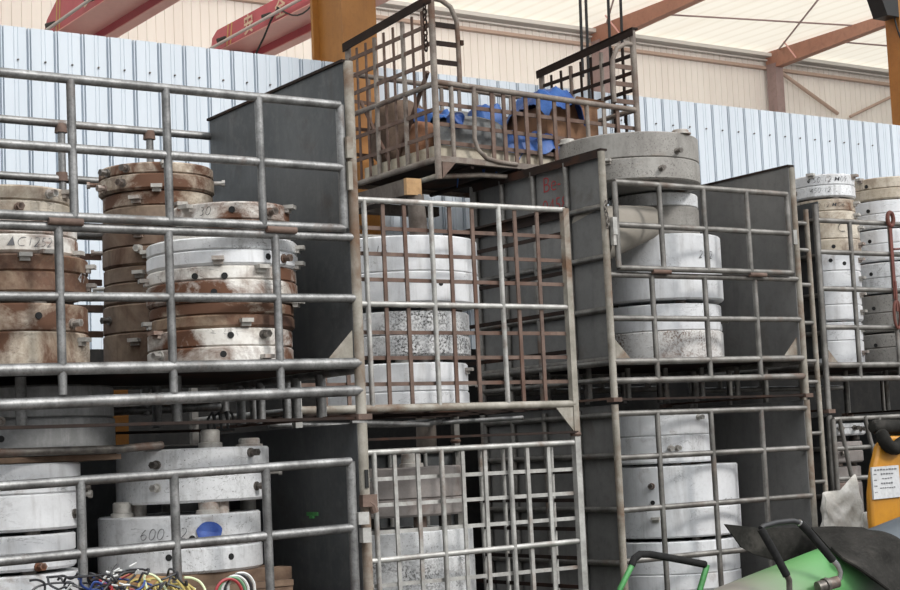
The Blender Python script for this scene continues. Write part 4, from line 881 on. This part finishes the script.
T('grip', [(1.925, .6, .515), (1.945, .6, .548), (1.985, .6, .568), (2.05, .6, .563), (2.25, .6, .522), (2.425, .6, .484)], .0195, M['grip'], t)
MB().box((2.13, .78, .04), (.44, .42, .04)).build('deck', M['green_tube'], t)
for x in (1.96, 2.30):
    for y in (.66, .94): MB().tube([(x - .02, y, -.10), (x + .02, y, -.10)], .10, 18).box((x, y, -.03), (.05, .03, .12)).build('wheel', M['rubber'], t)

t = thing('machine_housing', 'yellow machine housing with a white label at the right edge', 'machine', (0, .5, 0))
ar = [(3.70, FZ), (3.70, .48), (3.625, .53), (3.618, .66), (3.625, .80), (3.665, .95), (3.69, 1.0), (3.715, 1.06), (3.765, 1.098), (3.83, 1.112), (4.4, 1.10), (4.4, FZ)]
h = MB().prism([(x, 0, z) for x, z in ar], (0, .05, 0)).prism([(4.05, .05, FZ), (4.38, .05, FZ), (4.38, .05, 1.05), (4.05, .05, 1.05)], (0, .24, 0)).build('housing', M['yellow'], t)
bm = h.modifiers.new('edge', 'BEVEL'); bm.width = .015; bm.segments = 2
lbm = MB().box((3.738, -.006, .853), (.225, .012, .180), Matrix.Rotation(R_(-1), 3, 'Y')).build('label_plate', M['label'], t, label='white printed label')
rnd = random.Random(4); pr = MB()
for row, (z, n, hh, x0, x1) in enumerate(((.925, 8, .014, 3.64, 3.83), (.900, 2, .011, 3.635, 3.66), (.900, 5, .015, 3.69, 3.80), (.875, 4, .012, 3.70, 3.79), (.868, 2, .009, 3.635, 3.66), (.848, 5, .016, 3.69, 3.79), (.835, 2, .009, 3.635, 3.66), (.822, 7, .010, 3.68, 3.81), (.800, 2, .008, 3.635, 3.66))):
    w = (x1 - x0) / n
    pr = MB()
    for k in range(n): pr.box((x0 + w * (k + .5), -.0135, z + rnd.uniform(-.001, .001)), (w * rnd.uniform(.5, .75), .003, hh * rnd.uniform(.45, .65)))
    pr.build('text_line', M['ink_faint'], lbm, smooth=False)
rb = MB()
rb.tube([(3.70, -.02, 1.155), (3.72, -.03, 1.09), (3.755, -.035, 1.045), (3.81, -.035, 1.035), (3.85, -.03, 1.06), (3.90, -.03, 1.08), (4.05, -.02, 1.10)], .042, 12)
rb.tube([(3.70, .05, 1.17), (3.78, .04, 1.165), (4.1, .04, 1.16)], .045, 12)
tag(sub(rb.build('rubber_cover', M['rubber'], None, (0, .5, 0))), 'crumpled black rubber cover over the top of the yellow machine', 'cover')
def sack(cx, cy, w, d, h, peak, lb, seed):
    rnd = random.Random(seed); ph = [rnd.uniform(0, 6) for _ in range(5)]; n = 84; rows = 60; vs = []
    for i in range(rows + 1):
        t_ = i / rows
        for j in range(n):
            a = 2 * PI * j / n
            k = (1 - .06 * t_) if t_ < .62 else (1 - .06 * t_) * (1 - ((t_ - .62) / .38) ** 1.7 * .80)
            k *= 1 + .05 * math.sin(ph[0] + 3 * a + 5 * t_) + .035 * math.sin(ph[1] + 7 * a - 9 * t_) * t_ + .02 * math.sin(ph[2] + 11 * a + 15 * t_)
            if i == 0: k *= .9
            ca, sa = math.cos(a), math.sin(a)
            fx = 1 - .34 * max(0, (t_ - .55) / .45) ** 1.3; fy = 1 - .80 * max(0, (t_ - .5) / .5) ** 1.2
            k = 1 + .045 * math.sin(ph[0] + 3 * a + 5 * t_) + .04 * math.sin(ph[1] + 5 * a - 11 * t_) * t_ + .025 * math.sin(ph[2] + 9 * a + 19 * t_) + .015 * math.sin(ph[3] + 15 * a - 27 * t_)
            if i == 0: k *= .9
            x = math.copysign(abs(ca) ** .7, ca) * w / 2 * k * fx; y = math.copysign(abs(sa) ** .7, sa) * d / 2 * k * fy
            w_ = mnoise.ridged_multi_fractal(Vector((x * 9 + seed, y * 5, h * t_ * 8)), 1.0, 2.0, 4, .9, 2.0) - 1.1
            x *= 1 + .10 * w_; y *= 1 + .34 * w_
            hh = h * t_ * (1 + t_ ** 4 * (.055 * ca + .055 * math.cos(2 * a + .5)))
            vs.append((cx + x + peak * max(0, t_ - .5) * 2, cy + y, FZ + hh))
    fs = [(i * n + j, i * n + (j + 1) % n, (i + 1) * n + (j + 1) % n, (i + 1) * n + j) for i in range(rows) for j in range(n)]
    fs.append(tuple(rows * n + j for j in range(n)))
    return tag(sub(MB().add(vs, fs).build('woven_sack', M['weave'])), lb, 'sack', 'woven sacks by the right rack')
sack(3.995, 1.08, .42, .25, 1.0, .0, 'tall dirty white woven sack with a peaked top beside the right rack', 2)
sack(4.13, .93, .22, .24, .87, -.03, 'lower woven sack squeezed between the tall sack and the yellow machine', 5)

# ------------------------------------------------------------------ tangled wires, bottom left
def wirecol(n, c): M[n] = plain(n, c, .45)
for n, c in (('wire_black', (.012, .012, .014)), ('wire_blue', (.02, .05, .20)), ('wire_red', (.25, .02, .025)), ('wire_yellow', (.36, .28, .08)), ('wire_white', (.5, .5, .48)), ('wire_green', (.10, .22, .12)), ('wire_pale', (.50, .55, .35))): wirecol(n, c)
def snake(rnd, c, span, n=9, zmin=.615):
    a = rnd.uniform(0, 2 * PI); p = Vector((c[0] + rnd.gauss(0, span[0] * .45), c[1] + rnd.gauss(0, span[1] * .4), c[2] + abs(rnd.gauss(0, span[2] * .35))))
    out = []
    turn = rnd.uniform(-.9, .9)
    for i in range(n):
        out.append(p.copy()); a += turn + rnd.uniform(-.5, .5)
        st = rnd.uniform(.025, .05)
        p = p + Vector((math.cos(a) * st * 1.3, math.sin(a) * st * .6, rnd.uniform(-.03, .034)))
        p.x += (c[0] - p.x) * .10; p.y += (c[1] - p.y) * .12
        p.z = min(max(p.z, zmin), c[2] + span[2])
    return out
def smoothp(P, k=4):
    out = []
    for i in range(len(P) - 1):
        a, b, c, d = P[max(i - 1, 0)], P[i], P[i + 1], P[min(i + 2, len(P) - 1)]
        for s in range(k):
            t = s / k
            out.append(.5 * ((2 * b) + (c - a) * t + (2 * a - 5 * b + 4 * c - d) * t * t + (3 * b - a - 3 * c + d) * t ** 3))
    out.append(P[-1]); return out
rnd = random.Random(11)
t = thing('wire_bundle', 'heap of black and blue wires with stripped white ends at bottom left', 'wires', (0, 0, 0))
for i in range(72):
    P = smoothp(snake(rnd, (-1.31, -.42, .615), (.25, .10, .14)))
    m = rnd.choice(['wire_black'] * 11 + ['wire_blue'] * 5 + ['wire_red', 'wire_pale'])
    T('wire', P, .0042, M[m], t, 6)
for i in range(18):
    x = -1.30 + rnd.gauss(0, .13); y = -.46 + rnd.gauss(0, .05); z = .70 + rnd.uniform(-.04, .05) - abs(x + 1.3) * .15
    if i < 12: x = -1.31 + rnd.gauss(0, .04); z = .745 + rnd.uniform(-.03, .035)
    a = rnd.uniform(-.5, 1.2); l = rnd.uniform(.015, .032)
    T('stripped_end', [(x, y, z), (x + l * math.cos(a), y - .01, z + l * math.sin(a) * .8)], .004, M['wire_white'], t, 6)
t = thing('wire_coil', 'loose coil of yellow wire beside the black wires at bottom left', 'wires', (0, 0, 0))
for i in range(14):
    cx, cz = -1.075 + rnd.gauss(0, .055), .668 + rnd.gauss(0, .014); rx, rz_ = rnd.uniform(.03, .085), rnd.uniform(.02, .05); p0 = rnd.uniform(0, 6); tl = rnd.uniform(-.3, .3)
    P = [Vector((cx + rx * math.cos(p0 + k * .5) + .004 * k, -.42 + .06 * math.sin(p0 + k * .5) + rnd.uniform(-.01, .01), max(.612, cz + rz_ * math.sin(p0 + k * .5 + tl)))) for k in range(rnd.randint(8, 14))]
    T('wire', smoothp(P, 3), .0046, M['wire_yellow' if i % 6 else 'wire_pale'], t, 6)
t = thing('wire_loop', 'small loop of red, green and white wires in front of the brown boards', 'wires', (0, 0, 0))
for i, m in enumerate(('wire_red', 'wire_green', 'wire_white', 'wire_black', 'wire_white')):
    P = [Vector((-.835 + .016 * i + .055 * math.cos(a), -.40 + .006 * i, .635 + .062 * math.sin(a) + .004 * i)) for a in [PI * (1.05 - 1.0 * k / 9) for k in range(10)]]
    P = [Vector((P[0].x - .01, P[0].y, .612))] + P + [Vector((P[-1].x, P[-1].y, .612))]
    T('wire', smoothp(P, 3), .0055, M[m], t, 6)
tag(MB().box((-1.12, -.30, .705), (.20, .02, .05), Matrix.Rotation(R_(8), 3, 'Y')).box((-1.12, -.30, .64), (.03, .02, .09)).build('wood_slat', M['wood']), 'short orange brown wood slat behind the yellow wire coil', 'slat')

# ------------------------------------------------------------------ light
w = bpy.data.worlds.new('overcast'); sc.world = w; w.use_nodes = True
nt = w.node_tree; bg = nt.nodes['Background']
# overcast sky: bright overhead, dim towards the horizon where the yard's buildings stand
tc = nt.nodes.new('ShaderNodeTexCoord'); sp = nt.nodes.new('ShaderNodeSeparateXYZ'); nt.links.new(tc.outputs['Generated'], sp.inputs[0])
rp = ramp(nt, sp.outputs[2], .0, .9, (.08, .08, .085, 1), (1.5, 1.55, 1.6, 1)); e_ = rp.color_ramp.elements.new(.12); e_.color = (.26, .265, .27, 1); e_ = rp.color_ramp.elements.new(.42); e_.color = (1.05, 1.09, 1.13, 1)
nt.links.new(rp.outputs[0], bg.inputs[0]); bg.inputs[1].default_value = 1.45
def sun(name, d, e, ang, c):
    l = bpy.data.lights.new(name, 'SUN'); l.energy = e; l.angle = R_(ang); l.color = c
    o = bpy.data.objects.new(name, l); col.objects.link(o)
    o.rotation_mode = 'QUATERNION'; o.rotation_quaternion = Vector((0, 0, -1)).rotation_difference(Vector(d).normalized())
    return o
sun('sun', (-.30, .80, -.60), 1.5, 10, (1.0, .97, .93))
sun('roof_fill_sun', (.15, -.85, -1), 4.2, 6, (1.0, .97, .92))  # second sun, added behind the building so the roof sheets glow
sc.view_settings.view_transform = 'Standard'; sc.view_settings.look = 'None'
sc.view_settings.exposure = 0.42; sc.view_settings.gamma = 1.0; sc.view_settings.use_curve_mapping = False
